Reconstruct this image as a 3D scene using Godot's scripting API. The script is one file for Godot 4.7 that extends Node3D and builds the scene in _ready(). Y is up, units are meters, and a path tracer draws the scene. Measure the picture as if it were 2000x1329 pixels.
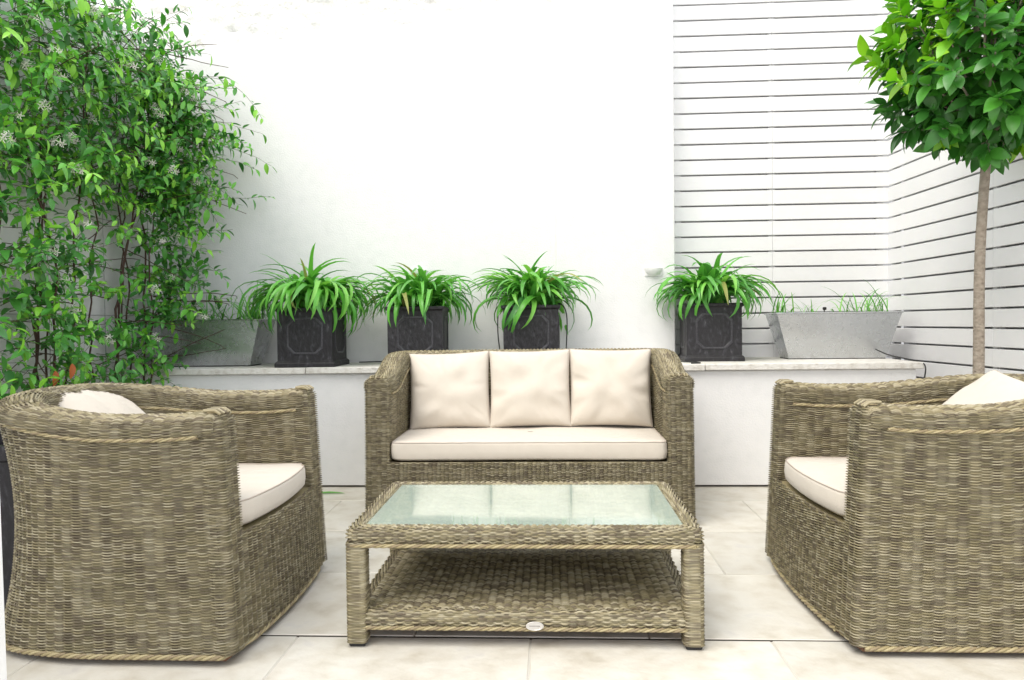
extends Node3D
# A small white-walled courtyard with wicker seating, planters on a ledge, a jasmine and a standard tree.

var M := {}
var taken := {}
var rng := RandomNumberGenerator.new()
var fbm := FastNoiseLite.new()
var smooth1 := FastNoiseLite.new()

# ---------------------------------------------------------------- mesh collecting
class MB:
	var v := PackedVector3Array()
	var n := PackedVector3Array()
	var c := PackedColorArray()
	var uv := PackedVector2Array()
	var ix := PackedInt32Array()

	func patch(pts: PackedVector3Array, tri: PackedInt32Array, col := Color.WHITE) -> void:
		# triangles sharing points are shaded smoothly; separate patches keep hard edges
		var b := v.size()
		var nn := PackedVector3Array()
		nn.resize(pts.size())
		for k in range(0, tri.size(), 3):
			var p := pts[tri[k]]
			var q := (pts[tri[k + 2]] - p).cross(pts[tri[k + 1]] - p)
			nn[tri[k]] += q
			nn[tri[k + 1]] += q
			nn[tri[k + 2]] += q
		for k in pts.size():
			n.append(nn[k].normalized() if nn[k].length_squared() > 1e-20 else Vector3.UP)
			c.append(col)
			uv.append(Vector2.ZERO)
		v.append_array(pts)
		for t in tri:
			ix.append(b + t)

	func grid(pts: PackedVector3Array, nu: int, nv: int, wrap_u := false, wrap_v := false, col := Color.WHITE) -> void:
		var tri := PackedInt32Array()
		for j in (nv if wrap_v else nv - 1):
			var j2 := (j + 1) % nv
			for i in (nu if wrap_u else nu - 1):
				var i2 := (i + 1) % nu
				var a := j * nu + i
				var b := j * nu + i2
				var d := j2 * nu + i
				var e := j2 * nu + i2
				tri.append_array(PackedInt32Array([a, d, b, b, d, e]))
		patch(pts, tri, col)

	func quad(a: Vector3, b: Vector3, cc: Vector3, d: Vector3, col := Color.WHITE) -> void:
		patch(PackedVector3Array([a, b, cc, d]), PackedInt32Array([0, 1, 2, 0, 2, 3]), col)

	func box(size: Vector3, bevel: float, at := Vector3.ZERO, bas := Basis(), col := Color.WHITE) -> void:
		var h := size * 0.5
		var q := h - Vector3.ONE * bevel
		var p := {}
		for sx in [-1, 1]:
			for sy in [-1, 1]:
				for sz in [-1, 1]:
					var s := Vector3(sx, sy, sz)
					p[[s, 0]] = at + bas * Vector3(sx * h.x, sy * q.y, sz * q.z)
					p[[s, 1]] = at + bas * Vector3(sx * q.x, sy * h.y, sz * q.z)
					p[[s, 2]] = at + bas * Vector3(sx * q.x, sy * q.y, sz * h.z)
		for ax in 3:
			var a1 := (ax + 1) % 3
			var a2 := (ax + 2) % 3
			for s in [-1, 1]:
				var k := []
				for w in [[-1, -1], [1, -1], [1, 1], [-1, 1]]:
					var g := Vector3.ZERO
					g[ax] = s
					g[a1] = w[0]
					g[a2] = w[1]
					k.append(p[[g, ax]])
				if s > 0:
					k.reverse()
				quad(k[0], k[1], k[2], k[3], col)
			# edges along ax
			for s1 in [-1, 1]:
				for s2 in [-1, 1]:
					var g0 := Vector3.ZERO
					g0[ax] = -1
					g0[a1] = s1
					g0[a2] = s2
					var g1 := g0
					g1[ax] = 1
					var e := [p[[g0, a1]], p[[g1, a1]], p[[g1, a2]], p[[g0, a2]]]
					if s1 * s2 > 0:
						e.reverse()
					quad(e[0], e[1], e[2], e[3], col)
		for sx in [-1, 1]:
			for sy in [-1, 1]:
				for sz in [-1, 1]:
					var s := Vector3(sx, sy, sz)
					var t := PackedVector3Array([p[[s, 0]], p[[s, 1]], p[[s, 2]]])
					patch(t, PackedInt32Array([0, 2, 1] if sx * sy * sz > 0 else [0, 1, 2]), col)

	func tube(pts: PackedVector3Array, r0: float, r1: float, sides := 6, col := Color.WHITE, closed := false) -> void:
		var m := pts.size()
		var g := PackedVector3Array()
		var ref := Vector3(0.13, 0.97, 0.21)
		for k in m:
			var t := (pts[(k + 1) % m if closed else mini(k + 1, m - 1)] - pts[(k - 1 + m) % m if closed else maxi(k - 1, 0)]).normalized()
			var a := ref - t * t.dot(ref)
			if a.length() < 0.05:
				a = Vector3(1, 0, 0.3) - t * t.dot(Vector3(1, 0, 0.3))
			a = a.normalized()
			ref = a
			var b := t.cross(a)
			var r := lerpf(r0, r1, float(k) / maxf(1, m - 1))
			for s in sides:
				var th := TAU * s / sides
				g.append(pts[k] + (a * cos(th) + b * sin(th)) * r)
		grid(g, sides, m, true, closed, col)
		if not closed:
			for e in [0, m - 1]:
				var f := PackedVector3Array()
				var tri := PackedInt32Array()
				for s in sides:
					f.append(g[e * sides + s])
				for s in range(1, sides - 1):
					tri.append_array(PackedInt32Array([0, s, s + 1] if e else [0, s + 1, s]))
				patch(f, tri, col)

	func join(o: MB, x: Transform3D, col := Color.WHITE, use := false) -> void:
		var b := v.size()
		for k in o.v.size():
			v.append(x * o.v[k])
			n.append((x.basis * o.n[k]).normalized())
			c.append(col if use else o.c[k])
			uv.append(o.uv[k])
		for t in o.ix:
			ix.append(b + t)

	func mesh() -> ArrayMesh:
		var a := []
		a.resize(Mesh.ARRAY_MAX)
		a[Mesh.ARRAY_VERTEX] = v
		a[Mesh.ARRAY_NORMAL] = n
		a[Mesh.ARRAY_COLOR] = c
		if uv.size() == v.size():
			a[Mesh.ARRAY_TEX_UV] = uv
		a[Mesh.ARRAY_INDEX] = ix
		var m := ArrayMesh.new()
		m.add_surface_from_arrays(Mesh.PRIMITIVE_TRIANGLES, a)
		return m

# ---------------------------------------------------------------- naming
func numbered(called: String) -> String:
	if not taken.has(called):
		taken[called] = 0
		return called
	taken[called] += 1
	return "%s_%03d" % [called, taken[called]]

func tag(o: Node3D, label: String, category := "", group := "", kind := "") -> Node3D:
	if label:
		o.set_meta("label", label)
	if category:
		o.set_meta("category", category)
	if group:
		o.set_meta("group", group)
	if kind:
		o.set_meta("kind", kind)
	return o

func base(called: String, at: Vector3, turn := 0.0) -> Node3D:
	var o := Node3D.new()
	o.name = numbered(called)
	add_child(o)
	o.position = at
	o.rotation.y = turn
	return o

func put(mesh: Mesh, called: String, mat: Material, parent: Node, at := Vector3.ZERO, bas := Basis()) -> MeshInstance3D:
	var o := MeshInstance3D.new()
	o.mesh = mesh
	o.material_override = mat
	o.name = numbered(called) if parent == self else called
	o.transform = Transform3D(bas, at)
	parent.add_child(o, true)
	return o

# ---------------------------------------------------------------- materials
func lin(r: float, g: float, b: float) -> Color:
	return Color(r, g, b).linear_to_srgb()

func mat(col: Color, rough := 0.8, metal := 0.0) -> StandardMaterial3D:
	var m := StandardMaterial3D.new()
	m.albedo_color = col
	m.roughness = rough
	m.metallic = metal
	return m

func noise_tex(freq: float, oct: int, ramp: Array, size := 512, seed_ := 1, normal := 0.0, type := FastNoiseLite.TYPE_SIMPLEX_SMOOTH) -> NoiseTexture2D:
	var f := FastNoiseLite.new()
	f.noise_type = type
	f.frequency = freq
	f.fractal_octaves = oct
	f.seed = seed_
	var t := NoiseTexture2D.new()
	t.width = size
	t.height = size
	t.seamless = true
	t.noise = f
	if normal > 0.0:
		t.as_normal_map = true
		t.bump_strength = normal
	elif ramp:
		var g := Gradient.new()
		var off := PackedFloat32Array()
		var cols := PackedColorArray()
		for r in ramp:
			off.append(r[0])
			cols.append(r[1])
		g.offsets = off
		g.colors = cols
		t.color_ramp = g
	return t

func tri(m: StandardMaterial3D, scale: float, world := true) -> StandardMaterial3D:
	m.uv1_triplanar = true
	m.uv1_world_triplanar = world
	m.uv1_scale = Vector3.ONE * scale
	return m

func make_materials() -> void:
	var m := mat(Color.WHITE, 0.92)
	m.albedo_texture = noise_tex(0.012, 5, [[0.0, lin(0.765, 0.77, 0.775)], [0.5, lin(0.80, 0.80, 0.805)], [1.0, lin(0.815, 0.815, 0.82)]], 512, 3)
	m.normal_enabled = true
	m.normal_texture = noise_tex(0.05, 4, [], 1024, 8, 5.0)
	m.normal_scale = 0.34
	M.render = tri(m, 1.4)
	m = mat(Color.WHITE, 0.9)
	m.albedo_texture = noise_tex(0.02, 5, [[0.0, lin(0.60, 0.58, 0.54)], [0.35, lin(0.74, 0.73, 0.71)], [1.0, lin(0.82, 0.82, 0.81)]], 512, 5)
	m.normal_enabled = true
	m.normal_texture = noise_tex(0.02, 5, [], 1024, 9, 9.0)
	M.oldbrick = tri(m, 1.1)
	m = mat(Color.WHITE, 0.85)
	m.albedo_texture = noise_tex(0.02, 5, [[0.0, lin(0.55, 0.52, 0.47)], [0.4, lin(0.70, 0.68, 0.64)], [1.0, lin(0.78, 0.77, 0.74)]], 512, 15)
	m.normal_enabled = true
	m.normal_texture = noise_tex(0.05, 4, [], 512, 19, 5.0)
	m.normal_scale = 0.5
	M.coping = tri(m, 1.7)
	M.slats = []
	for k in 3:
		m = mat(Color.WHITE, 0.45)
		var s: float = [0.86, 0.84, 0.875][k]
		m.albedo_texture = noise_tex(0.006, 4, [[0.0, lin(s * .95, s * .955, s * .97)], [1.0, lin(s, s * .995, s * 1.005)]], 256, 30 + k)
		m.normal_enabled = true
		m.normal_texture = noise_tex(0.03, 3, [], 256, 40, 2.0)
		m.normal_scale = 0.15
		M.slats.append(tri(m, 1.3))
	M.clip = mat(lin(0.62, 0.62, 0.62), 0.5)
	M.tiles = []
	for k in 4:
		m = mat(Color.WHITE, 0.55)
		var w: float = [1.0, 0.92, 1.05, 0.96][k] * 1.03
		m.albedo_texture = noise_tex(0.0065, 5, [[0.0, lin(0.50 * w, 0.465 * w, 0.39 * w)], [0.3, lin(0.585 * w, 0.555 * w, 0.485 * w)], [0.5, lin(0.62 * w, 0.595 * w, 0.53 * w)], [0.75, lin(0.65 * w, 0.63 * w, 0.57 * w)], [1.0, lin(0.59 * w, 0.57 * w, 0.535 * w)]], 1024, 50 + k * 7)
		m.roughness_texture = noise_tex(0.02, 4, [[0.0, Color(.55, .55, .55)], [1.0, Color(.95, .95, .95)]], 512, 70 + k)
		m.normal_enabled = true
		m.normal_texture = noise_tex(0.03, 4, [], 512, 80, 3.0)
		m.normal_scale = 0.25
		M.tiles.append(tri(m, 0.9))
	M.grout = tri(mat(lin(0.55, 0.53, 0.48), 0.95), 1.0)
	M.soil_and_shade_gap = mat(lin(0.05, 0.042, 0.034), 1.0)  # dirt in the paving joint; also painted shade under the low wall
	m = mat(Color.WHITE, 0.5)
	m.vertex_color_use_as_albedo = true
	m.metallic_specular = 0.45
	M.wicker = m
	M.wood = mat(lin(0.16, 0.075, 0.04), 0.6)
	M.rubber = mat(lin(0.02, 0.02, 0.02), 0.8)
	m = mat(Color.WHITE, 0.95)
	m.albedo_texture = noise_tex(0.02, 4, [[0.0, lin(0.61, 0.555, 0.48)], [1.0, lin(0.635, 0.58, 0.505)]], 256, 90)
	m.normal_enabled = true
	m.normal_texture = noise_tex(0.12, 3, [], 512, 91, 3.0)
	m.normal_scale = 0.25
	m.rim_enabled = true
	m.rim = 0.3
	M.fabric = tri(m, 3.0, false)
	M.piping = mat(lin(0.45, 0.385, 0.33), 0.95)
	var g := mat(Color(0.86, 0.945, 0.90, 0.28), 0.05)
	g.transparency = BaseMaterial3D.TRANSPARENCY_ALPHA
	g.metallic_specular = 0.6
	M.glass = g
	M.badge = mat(lin(0.62, 0.6, 0.58), 0.35, 0.7)
	M.badge_print = mat(lin(0.22, 0.2, 0.2), 0.6)
	m = mat(Color.WHITE, 0.55)
	m.albedo_texture = noise_tex(0.018, 5, [[0.0, lin(0.011, 0.010, 0.012)], [0.5, lin(0.016, 0.0145, 0.018)], [0.7, lin(0.025, 0.0235, 0.028)], [0.86, lin(0.05, 0.05, 0.06)], [1.0, lin(0.13, 0.12, 0.12)]], 512, 100)
	m.normal_enabled = true
	m.normal_texture = noise_tex(0.03, 4, [], 512, 101, 5.0)
	m.normal_scale = 0.5
	m.uv1_scale = Vector3(2.6, 1.0, 2.6)
	M.lead = tri(m, 2.2)
	m.uv1_scale = Vector3(3.4, 1.3, 3.4)
	m = mat(lin(0.075, 0.073, 0.082), 0.5)
	m.albedo_texture = noise_tex(0.03, 5, [[0.0, Color(.55, .55, .56)], [0.5, Color(.85, .85, .87)], [1.0, Color(1, 1, 1)]], 512, 104)
	M.lead_edge = tri(m, 4.0)
	m = mat(Color.WHITE, 0.3, 0.95)
	m.albedo_texture = noise_tex(0.03, 4, [[0.0, lin(0.52, 0.535, 0.55)], [0.5, lin(0.54, 0.555, 0.57)], [1.0, lin(0.56, 0.575, 0.59)]], 512, 110)
	m.roughness_texture = noise_tex(0.02, 3, [[0.0, Color(.75, .75, .75)], [1.0, Color(1, 1, 1)]], 256, 111)
	M.zinc = tri(m, 3.0)
	m = mat(Color.WHITE, 1.0)
	m.albedo_texture = noise_tex(0.06, 4, [[0.0, lin(0.02, 0.013, 0.008)], [0.5, lin(0.06, 0.038, 0.022)], [1.0, lin(0.13, 0.08, 0.05)]], 256, 112)
	M.soil = tri(m, 5.0)
	M.cable = mat(lin(0.018, 0.018, 0.02), 0.5)
	M.white_paint = mat(lin(0.8, 0.8, 0.8), 0.5)
	m = mat(Color.WHITE, 0.85)
	m.albedo_texture = noise_tex(0.03, 4, [[0.0, lin(0.20, 0.165, 0.13)], [0.5, lin(0.30, 0.255, 0.205)], [1.0, lin(0.385, 0.34, 0.285)]], 256, 120)
	m.normal_enabled = true
	m.normal_texture = noise_tex(0.05, 4, [], 256, 121, 6.0)
	M.bark = tri(m, 4.0)
	M.stem = mat(lin(0.075, 0.04, 0.03), 0.8)
	M.twig = mat(lin(0.10, 0.085, 0.04), 0.8)
	M.wire = mat(lin(0.35, 0.35, 0.36), 0.35, 0.8)
	M.strap = []
	for cc in [[0.085, 0.30, 0.048], [0.125, 0.41, 0.056], [0.20, 0.50, 0.085], [0.056, 0.215, 0.042]]:
		M.strap.append(leaf_mat(cc, 0.36))
	M.strap_old = leaf_mat([0.26, 0.28, 0.08], 0.6)
	M.jas = []
	for cc in [[0.075, 0.285, 0.045], [0.13, 0.41, 0.048], [0.24, 0.56, 0.052], [0.048, 0.19, 0.042]]:
		M.jas.append(leaf_mat(cc, 0.33))
	M.bay = []
	for cc in [[0.040, 0.170, 0.024], [0.066, 0.25, 0.028], [0.18, 0.45, 0.022], [0.28, 0.54, 0.024]]:
		M.bay.append(leaf_mat(cc, 0.34))
	M.dead = leaf_mat([0.40, 0.10, 0.02], 0.6)
	m = mat(Color.WHITE, 0.36)
	m.vertex_color_use_as_albedo = true
	m.backlight_enabled = true
	m.backlight = Color(0.32, 0.52, 0.14)
	M.leafmass = m
	m = mat(lin(0.84, 0.82, 0.74), 0.6)
	m.backlight_enabled = true
	m.backlight = Color(0.3, 0.3, 0.25)
	M.petal = m

func leaf_mat(c: Array, rough: float) -> StandardMaterial3D:
	var m := mat(lin(c[0], c[1], c[2]), rough)
	m.backlight_enabled = true
	m.backlight = lin(c[0] * 0.8, c[1] * 0.8, c[2] * 0.5)
	return m

# ---------------------------------------------------------------- wicker
var n_run := FastNoiseLite.new()
var n_tone := FastNoiseLite.new()

func strand_color(s: float, row: int, tone: float) -> Color:
	# each cane runs light or dark for a hand's breadth; canes lying two rows apart were often cut from the same stock
	var par := row % 2
	var a := n_run.get_noise_2d(s * 100.0 + par * 533.0, (row / 2) * 9.0 + par * 211.0)
	var b := n_tone.get_noise_2d(s * 100.0 + row * 57.0, row * 29.0)
	var straw := Color(0.385, 0.325, 0.185)
	var pale := Color(0.50, 0.445, 0.305)
	var olive := Color(0.265, 0.23, 0.13)
	var brown := Color(0.155, 0.122, 0.080)
	var c := straw.lerp(pale, clampf(b * 1.6 + 0.25, 0, 1))
	c = c.lerp(olive, clampf(-b * 1.8, 0, 1))
	c = c.lerp(brown, smoothstep(0.1, 0.45, a) * 0.85)
	tone *= 0.76
	return Color(c.r * tone, c.g * tone, c.b * tone)

# Strands woven over and under upright stakes, as real ribbons, on the surface P(a, b); rows run along a.
func weave(P: Callable, ncols: int, nrows: int, nb: int, amp: float, thick: float, length: float, flip: bool, row0 := 0, sub := 3) -> ArrayMesh:
	var na := ncols * sub + 1
	var pos := PackedVector3Array()
	pos.resize(na * nb)
	for j in nb:
		for i in na:
			pos[j * na + i] = P.call(float(i) / (na - 1), float(j) / (nb - 1))
	var nor := PackedVector3Array()
	var tan := PackedVector3Array()
	nor.resize(na * nb)
	tan.resize(na * nb)
	var closed := pos[0].distance_to(pos[na - 1]) < 1e-4
	for j in nb:
		for i in na:
			var ip := mini(i + 1, na - 1)
			var im := maxi(i - 1, 0)
			if closed and i == na - 1:
				ip = 1
			if closed and i == 0:
				im = na - 2
			var ta := pos[j * na + ip] - pos[j * na + im]
			var tb := pos[mini(j + 1, nb - 1) * na + i] - pos[maxi(j - 1, 0) * na + i]
			var nn := ta.cross(tb).normalized()
			nor[j * na + i] = -nn if flip else nn
			tan[j * na + i] = ta.normalized()
	var wave := PackedFloat32Array()
	var dip := PackedFloat32Array()
	var slope := PackedFloat32Array()
	for i in na:
		var ph := PI * (float(i) / sub - 0.5)
		wave.append(cos(ph) * amp)
		dip.append(amp * 0.8 if i % sub == 0 else 0.0)
		slope.append(-sin(ph) * amp * PI * ncols / length)
	var V := PackedVector3Array()
	var N := PackedVector3Array()
	var C := PackedColorArray()
	var I := PackedInt32Array()
	V.resize(na * nrows * 3 + na * nb)
	N.resize(V.size())
	C.resize(V.size())
	I.resize(((na - 1) * nrows * 2 + (na - 1) * (nb - 1)) * 6)
	var k := 0
	var q := 0
	for r in nrows:
		var t := (r + 0.5) / nrows * (nb - 1)
		var j := mini(int(t), nb - 2)
		var f := t - j
		var sg := 1.0 if (r + row0) % 2 == 0 else -1.0
		var tone := 0.88 + 0.24 * fmod(abs(sin((r + row0) * 12.9898) * 43758.5453), 1.0)
		var hs := 0.45 * (nb - 1) / nrows
		var b0 := j * na
		var b1 := b0 + na
		for i in na:
			var p0 := pos[b0 + i]
			var p1 := pos[b1 + i]
			var hv := (p1 - p0) * hs
			var nn := nor[b0 + i].lerp(nor[b1 + i], f)
			var cpt := p0.lerp(p1, f) + nn * (wave[i] * sg * (1.0 if wave[i] * sg > 0.0 else 2.6) - dip[i])
			var tb := hv.normalized()
			var nt := nn - tan[b0 + i] * (slope[i] * sg)
			var lo := nn * (thick * 0.5)
			V[k] = cpt - hv - lo
			V[k + 1] = cpt + lo
			V[k + 2] = cpt + hv - lo
			N[k] = (nt * 0.55 - tb * 0.85).normalized()
			N[k + 1] = nt.normalized()
			N[k + 2] = (nt * 0.55 + tb * 0.85).normalized()
			var col := strand_color(length * i / (na - 1), r + row0, tone)
			C[k] = col
			C[k + 1] = col
			C[k + 2] = col
			if i < na - 1:
				for e in 2:
					var a := k + e
					if flip:
						I[q] = a
						I[q + 1] = a + 3
						I[q + 2] = a + 1
						I[q + 3] = a + 1
						I[q + 4] = a + 3
						I[q + 5] = a + 4
					else:
						I[q] = a
						I[q + 1] = a + 1
						I[q + 2] = a + 3
						I[q + 3] = a + 1
						I[q + 4] = a + 4
						I[q + 5] = a + 3
					q += 6
			k += 3
	# broad flat stakes that the strands pass over and under, of the same mixed canes; they lie well behind the outer strands
	var s0 := k
	for j in nb:
		for i in na:
			V[k] = pos[j * na + i] - nor[j * na + i] * (amp * 1.3)
			N[k] = nor[j * na + i]
			C[k] = strand_color(0.04 * j, 2 * (i / sub) + row0, 1.0)
			if i < na - 1 and j < nb - 1:
				var a := s0 + j * na + i
				var o := [a, a + 1, a + na, a + 1, a + na + 1, a + na] if flip else [a, a + na, a + 1, a + 1, a + na, a + na + 1]
				for e in 6:
					I[q] = o[e]
					q += 1
			k += 1
	I.resize(q)
	var arr := []
	arr.resize(Mesh.ARRAY_MAX)
	arr[Mesh.ARRAY_VERTEX] = V
	arr[Mesh.ARRAY_NORMAL] = N
	arr[Mesh.ARRAY_COLOR] = C
	arr[Mesh.ARRAY_INDEX] = I
	var m := ArrayMesh.new()
	m.add_surface_from_arrays(Mesh.PRIMITIVE_TRIANGLES, arr)
	return m

# a twisted cord of three canes along a path
func braid(path: PackedVector3Array, nrm: PackedVector3Array, r: float, lay: float) -> ArrayMesh:
	var mb := MB.new()
	var total := 0.0
	for k in path.size() - 1:
		total += path[k].distance_to(path[k + 1])
	var steps := int(total / (lay / 6.0))
	for s in 3:
		var pts := PackedVector3Array()
		for k in steps + 1:
			var t := float(k) / steps * (path.size() - 1)
			var j := mini(int(t), path.size() - 2)
			var p := path[j].lerp(path[j + 1], t - j)
			var nn := nrm[j].lerp(nrm[j + 1], t - j)
			var up := nn.cross((path[j + 1] - path[j]).normalized())
			var th := TAU * (k / 6.0 / 1.5 + s / 3.0)
			pts.append(p + (nn * cos(th) + up * sin(th)) * r * 0.7)
		mb.tube(pts, r * 0.75, r * 0.75, 5, [Color(0.39, 0.33, 0.19), Color(0.32, 0.265, 0.145), Color(0.26, 0.205, 0.125)][s])
	return mb.mesh()

# resample a plan polyline evenly; returns n + 1 points
func even(pl: PackedVector2Array, n: int) -> PackedVector2Array:
	var d := PackedFloat32Array([0.0])
	for k in pl.size() - 1:
		d.append(d[k] + pl[k].distance_to(pl[k + 1]))
	var out := PackedVector2Array()
	var j := 0
	for i in n + 1:
		var t := d[d.size() - 1] * i / n
		while j < pl.size() - 2 and d[j + 1] < t:
			j += 1
		var w := (t - d[j]) / maxf(d[j + 1] - d[j], 1e-9)
		out.append(pl[j].lerp(pl[j + 1], clampf(w, 0, 1)))
	return out

func plan_len(pl: PackedVector2Array) -> float:
	var s := 0.0
	for k in pl.size() - 1:
		s += pl[k].distance_to(pl[k + 1])
	return s

func at_plan(pl: PackedVector2Array, a: float) -> Vector2:
	var t := a * (pl.size() - 1)
	var j := clampi(int(t), 0, pl.size() - 2)
	return pl[j].lerp(pl[j + 1], t - j)

func nrm_plan(pl: PackedVector2Array, a: float) -> Vector2:
	var d := (at_plan(pl, minf(a + 0.006, 1)) - at_plan(pl, maxf(a - 0.006, 0))).normalized()
	return Vector2(-d.y, d.x)

# the U that arms and back make in plan, from the front of one arm round to the other; inset measured inwards
func tub_plan(o: Dictionary, inset: float, zf: float) -> PackedVector2Array:
	var pl := PackedVector2Array()
	var w: float = o.hw - inset
	var zc: float = o.zc
	var bd: float = o.hd + zc - inset
	pl.append(Vector2(w, zf))
	for k in 41:
		var th := PI * k / 40.0
		var cx := cos(th)
		var sn := sin(th)
		pl.append(Vector2(signf(cx) * w * pow(absf(cx), 2.0 / o.n), zc - bd * pow(absf(sn), 2.0 / o.n)))
	pl.append(Vector2(-w, zf))
	return pl

func make_tub(root: Node3D, o: Dictionary) -> void:
	var hw: float = o.hw
	var hd: float = o.hd
	var th: float = o.arm
	var colw: float = o.colw
	var rowp: float = o.rowp
	var seat: float = o.seat
	var rail_h := 0.062
	var y0 := 0.028
	var H := func(z: float) -> float: return o.H.call(z)
	# outer skin: side, back, side; the posts at the arm fronts are wrapped separately
	var ol := even(tub_plan(o, 0.0, hd - 0.03), 240)
	var back_w := func(p: Vector2, n: Vector2) -> float: return smoothstep(0.1, 0.9, -n.y) * smoothstep(0.1, -0.25, p.y)
	var shape := func(p: Vector2, n: Vector2, h: float) -> Vector3:
		var bw: float = back_w.call(p, n)
		var off: float = o.flare * bw * pow(maxf(0.0, (0.40 - h) / 0.40), 2.0) + 0.05 * bw * pow(maxf(0.0, (h - 0.40) / 0.35), 2.0)
		off += o.splay * pow(maxf(0.0, (0.45 - h) / 0.45), 2.0)
		var f := smoothstep(-0.1, hd, p.y)
		return Vector3(p.x + n.x * off, h, p.y + n.y * off * (1.0 - f) + f * 0.034 * (1.0 - h / 0.72))
	var Po := func(a: float, b: float) -> Vector3:
		var p := at_plan(ol, a)
		var n := nrm_plan(ol, a)
		var top: float = H.call(p.y) - rail_h
		return shape.call(p, n, lerpf(y0, top, b))
	var L := plan_len(ol)
	var nc := int(L / colw)
	put(weave(Po, nc, int((0.73 - rail_h) / rowp), 14, 0.0036, 0.0050, L, false), "outer_weave", M.wicker, root)
	for sd in [1, -1]:
		var raw := PackedVector2Array([Vector2(hw - th - 0.001, hd - 0.065)])
		for k in 5:
			var g := PI / 2 * k / 4.0
			raw.append(Vector2(hw - th - 0.001 + 0.008 * (1.0 - cos(g)), hd - 0.008 + 0.008 * sin(g)))
		for k in 6:
			var g := PI / 2 * k / 5.0
			raw.append(Vector2(hw + 0.001 - 0.028 + 0.028 * sin(g), hd - 0.028 + 0.028 * cos(g)))
		raw.append(Vector2(hw + 0.001, hd - 0.05))
		if sd < 0:
			for k in raw.size():
				raw[k].x = -raw[k].x
			raw.reverse()
		var post := even(raw, 90)
		var mid := Vector2(sd * (hw - th * 0.5), hd - 0.035)
		var ph: float = H.call(hd) + 0.002
		var Pp := func(a: float, b: float) -> Vector3:
			var p := at_plan(post, a)
			var h := lerpf(y0, ph, b)
			var k := clampf((h - ph + 0.035) / 0.035, 0, 1)
			var q := p.lerp(mid, 0.42 * (1.0 - sqrt(maxf(0.0, 1.0 - k * k))))
			return shape.call(q, nrm_plan(post, a), h)
		var pl := plan_len(post)
		put(weave(Pp, int(pl / colw / 1.15), int(ph / rowp), 26, 0.0034, 0.0050, pl, false), "post_weave", M.wicker, root)
		var cp := MB.new()
		var cpt := PackedVector3Array([Vector3(mid.x, ph + 0.002, mid.y)])
		var cti := PackedInt32Array()
		for k in 31:
			cpt.append(Pp.call(k / 30.0, 0.996))
			if k:
				cti.append_array(PackedInt32Array([0, k + 1, k]))
		cp.patch(cpt, cti, Color(0.33, 0.27, 0.15))
		for k in 6:
			var x0 := lerpf(-0.034, 0.034, k / 5.0)
			cp.tube(PackedVector3Array([Vector3(mid.x + x0, ph - 0.008, hd - 0.008), Vector3(mid.x + x0, ph + 0.003, hd - 0.024), Vector3(mid.x + x0 * 0.9, ph + 0.003, hd - 0.06)]), 0.005, 0.005, 5, strand_color(k * 0.3, k * 5, 1.0))
		put(cp.mesh(), "post_cap", M.wicker, root)
	# inner skin
	var il := even(tub_plan(o, th, hd - 0.05), 200)
	var Pi_ := func(a: float, b: float) -> Vector3:
		var p := at_plan(il, a)
		var n := nrm_plan(il, a)
		var bw: float = back_w.call(p, n)
		var h := lerpf(seat - 0.05, H.call(p.y) - 0.045, b)
		var off := 0.06 * bw * pow(maxf(0.0, (h - 0.40) / 0.35), 1.3)
		var f := smoothstep(-0.1, hd, p.y)
		return Vector3(p.x + n.x * off, h, p.y + n.y * off + f * 0.034 * (1.0 - h / 0.72))
	L = plan_len(il)
	nc = int(L / colw)
	put(weave(Pi_, nc, int((0.73 - seat) / rowp), 10, 0.0034, 0.0050, L, true, 1), "inner_weave", M.wicker, root)
	# front panel under the cushion
	var fw := hw - th + 0.012
	var bow: float = o.bow
	var Pf := func(a: float, b: float) -> Vector3:
		var x := lerpf(fw, -fw, a)
		var h := lerpf(y0, seat, b)
		return Vector3(x, h, hd + 0.034 * (1.0 - h / 0.72) + bow * (1.0 - pow(x / fw, 2.0)))
	nc = int(2 * fw / colw)
	put(weave(Pf, nc, int((seat - y0) / rowp), 8, 0.0034, 0.0050, 2 * fw, true), "front_weave", M.wicker, root)
	# seat deck
	var dk := MB.new()
	var ring := tub_plan(o, th - 0.005, hd)
	var pts := PackedVector3Array([Vector3(0, seat - 0.012, 0.05)])
	for p in ring:
		pts.append(Vector3(p.x, seat - 0.012, p.y))
	for k in 9:
		var x := lerpf(-fw, fw, k / 8.0)
		pts.append(Vector3(x, seat - 0.012, hd + 0.02 + bow * (1.0 - pow(x / fw, 2.0))))
	var ti := PackedInt32Array()
	for k in range(1, pts.size()):
		ti.append_array(PackedInt32Array([0, k, 1 + k % (pts.size() - 1)]))
	dk.patch(pts, ti, Color(0.33, 0.28, 0.16))
	put(dk.mesh(), "seat_deck", M.wicker, root)
	# rolled arm and back rail
	var rl := even(tub_plan(o, th * 0.5, hd - 0.018), 240)
	var rw := th * 0.5 + 0.008
	var cap := 0.02
	L = plan_len(rl)
	var Pr := func(a: float, b: float) -> Vector3:
		var p := at_plan(rl, a)
		var n := nrm_plan(rl, a)
		var bw: float = back_w.call(p, n)
		var e := minf(a, 1.0 - a) * L
		var sc := 1.0 if e > cap else sqrt(maxf(0.02, 1.0 - 0.35 * pow((cap - e) / cap, 2.0)))
		var g := lerpf(-0.35, PI + 0.35, b)
		var y: float = H.call(p.y) - 0.047
		var rise := sin(g)
		var wx := cos(g)
		wx = signf(wx) * pow(absf(wx), 0.72)
		rise = signf(rise) * pow(absf(rise), 0.8)
		var off := bw * 0.045 + wx * rw * lerpf(0.75, 1.0, sc) * (1.0 + 0.12 * bw)
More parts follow.
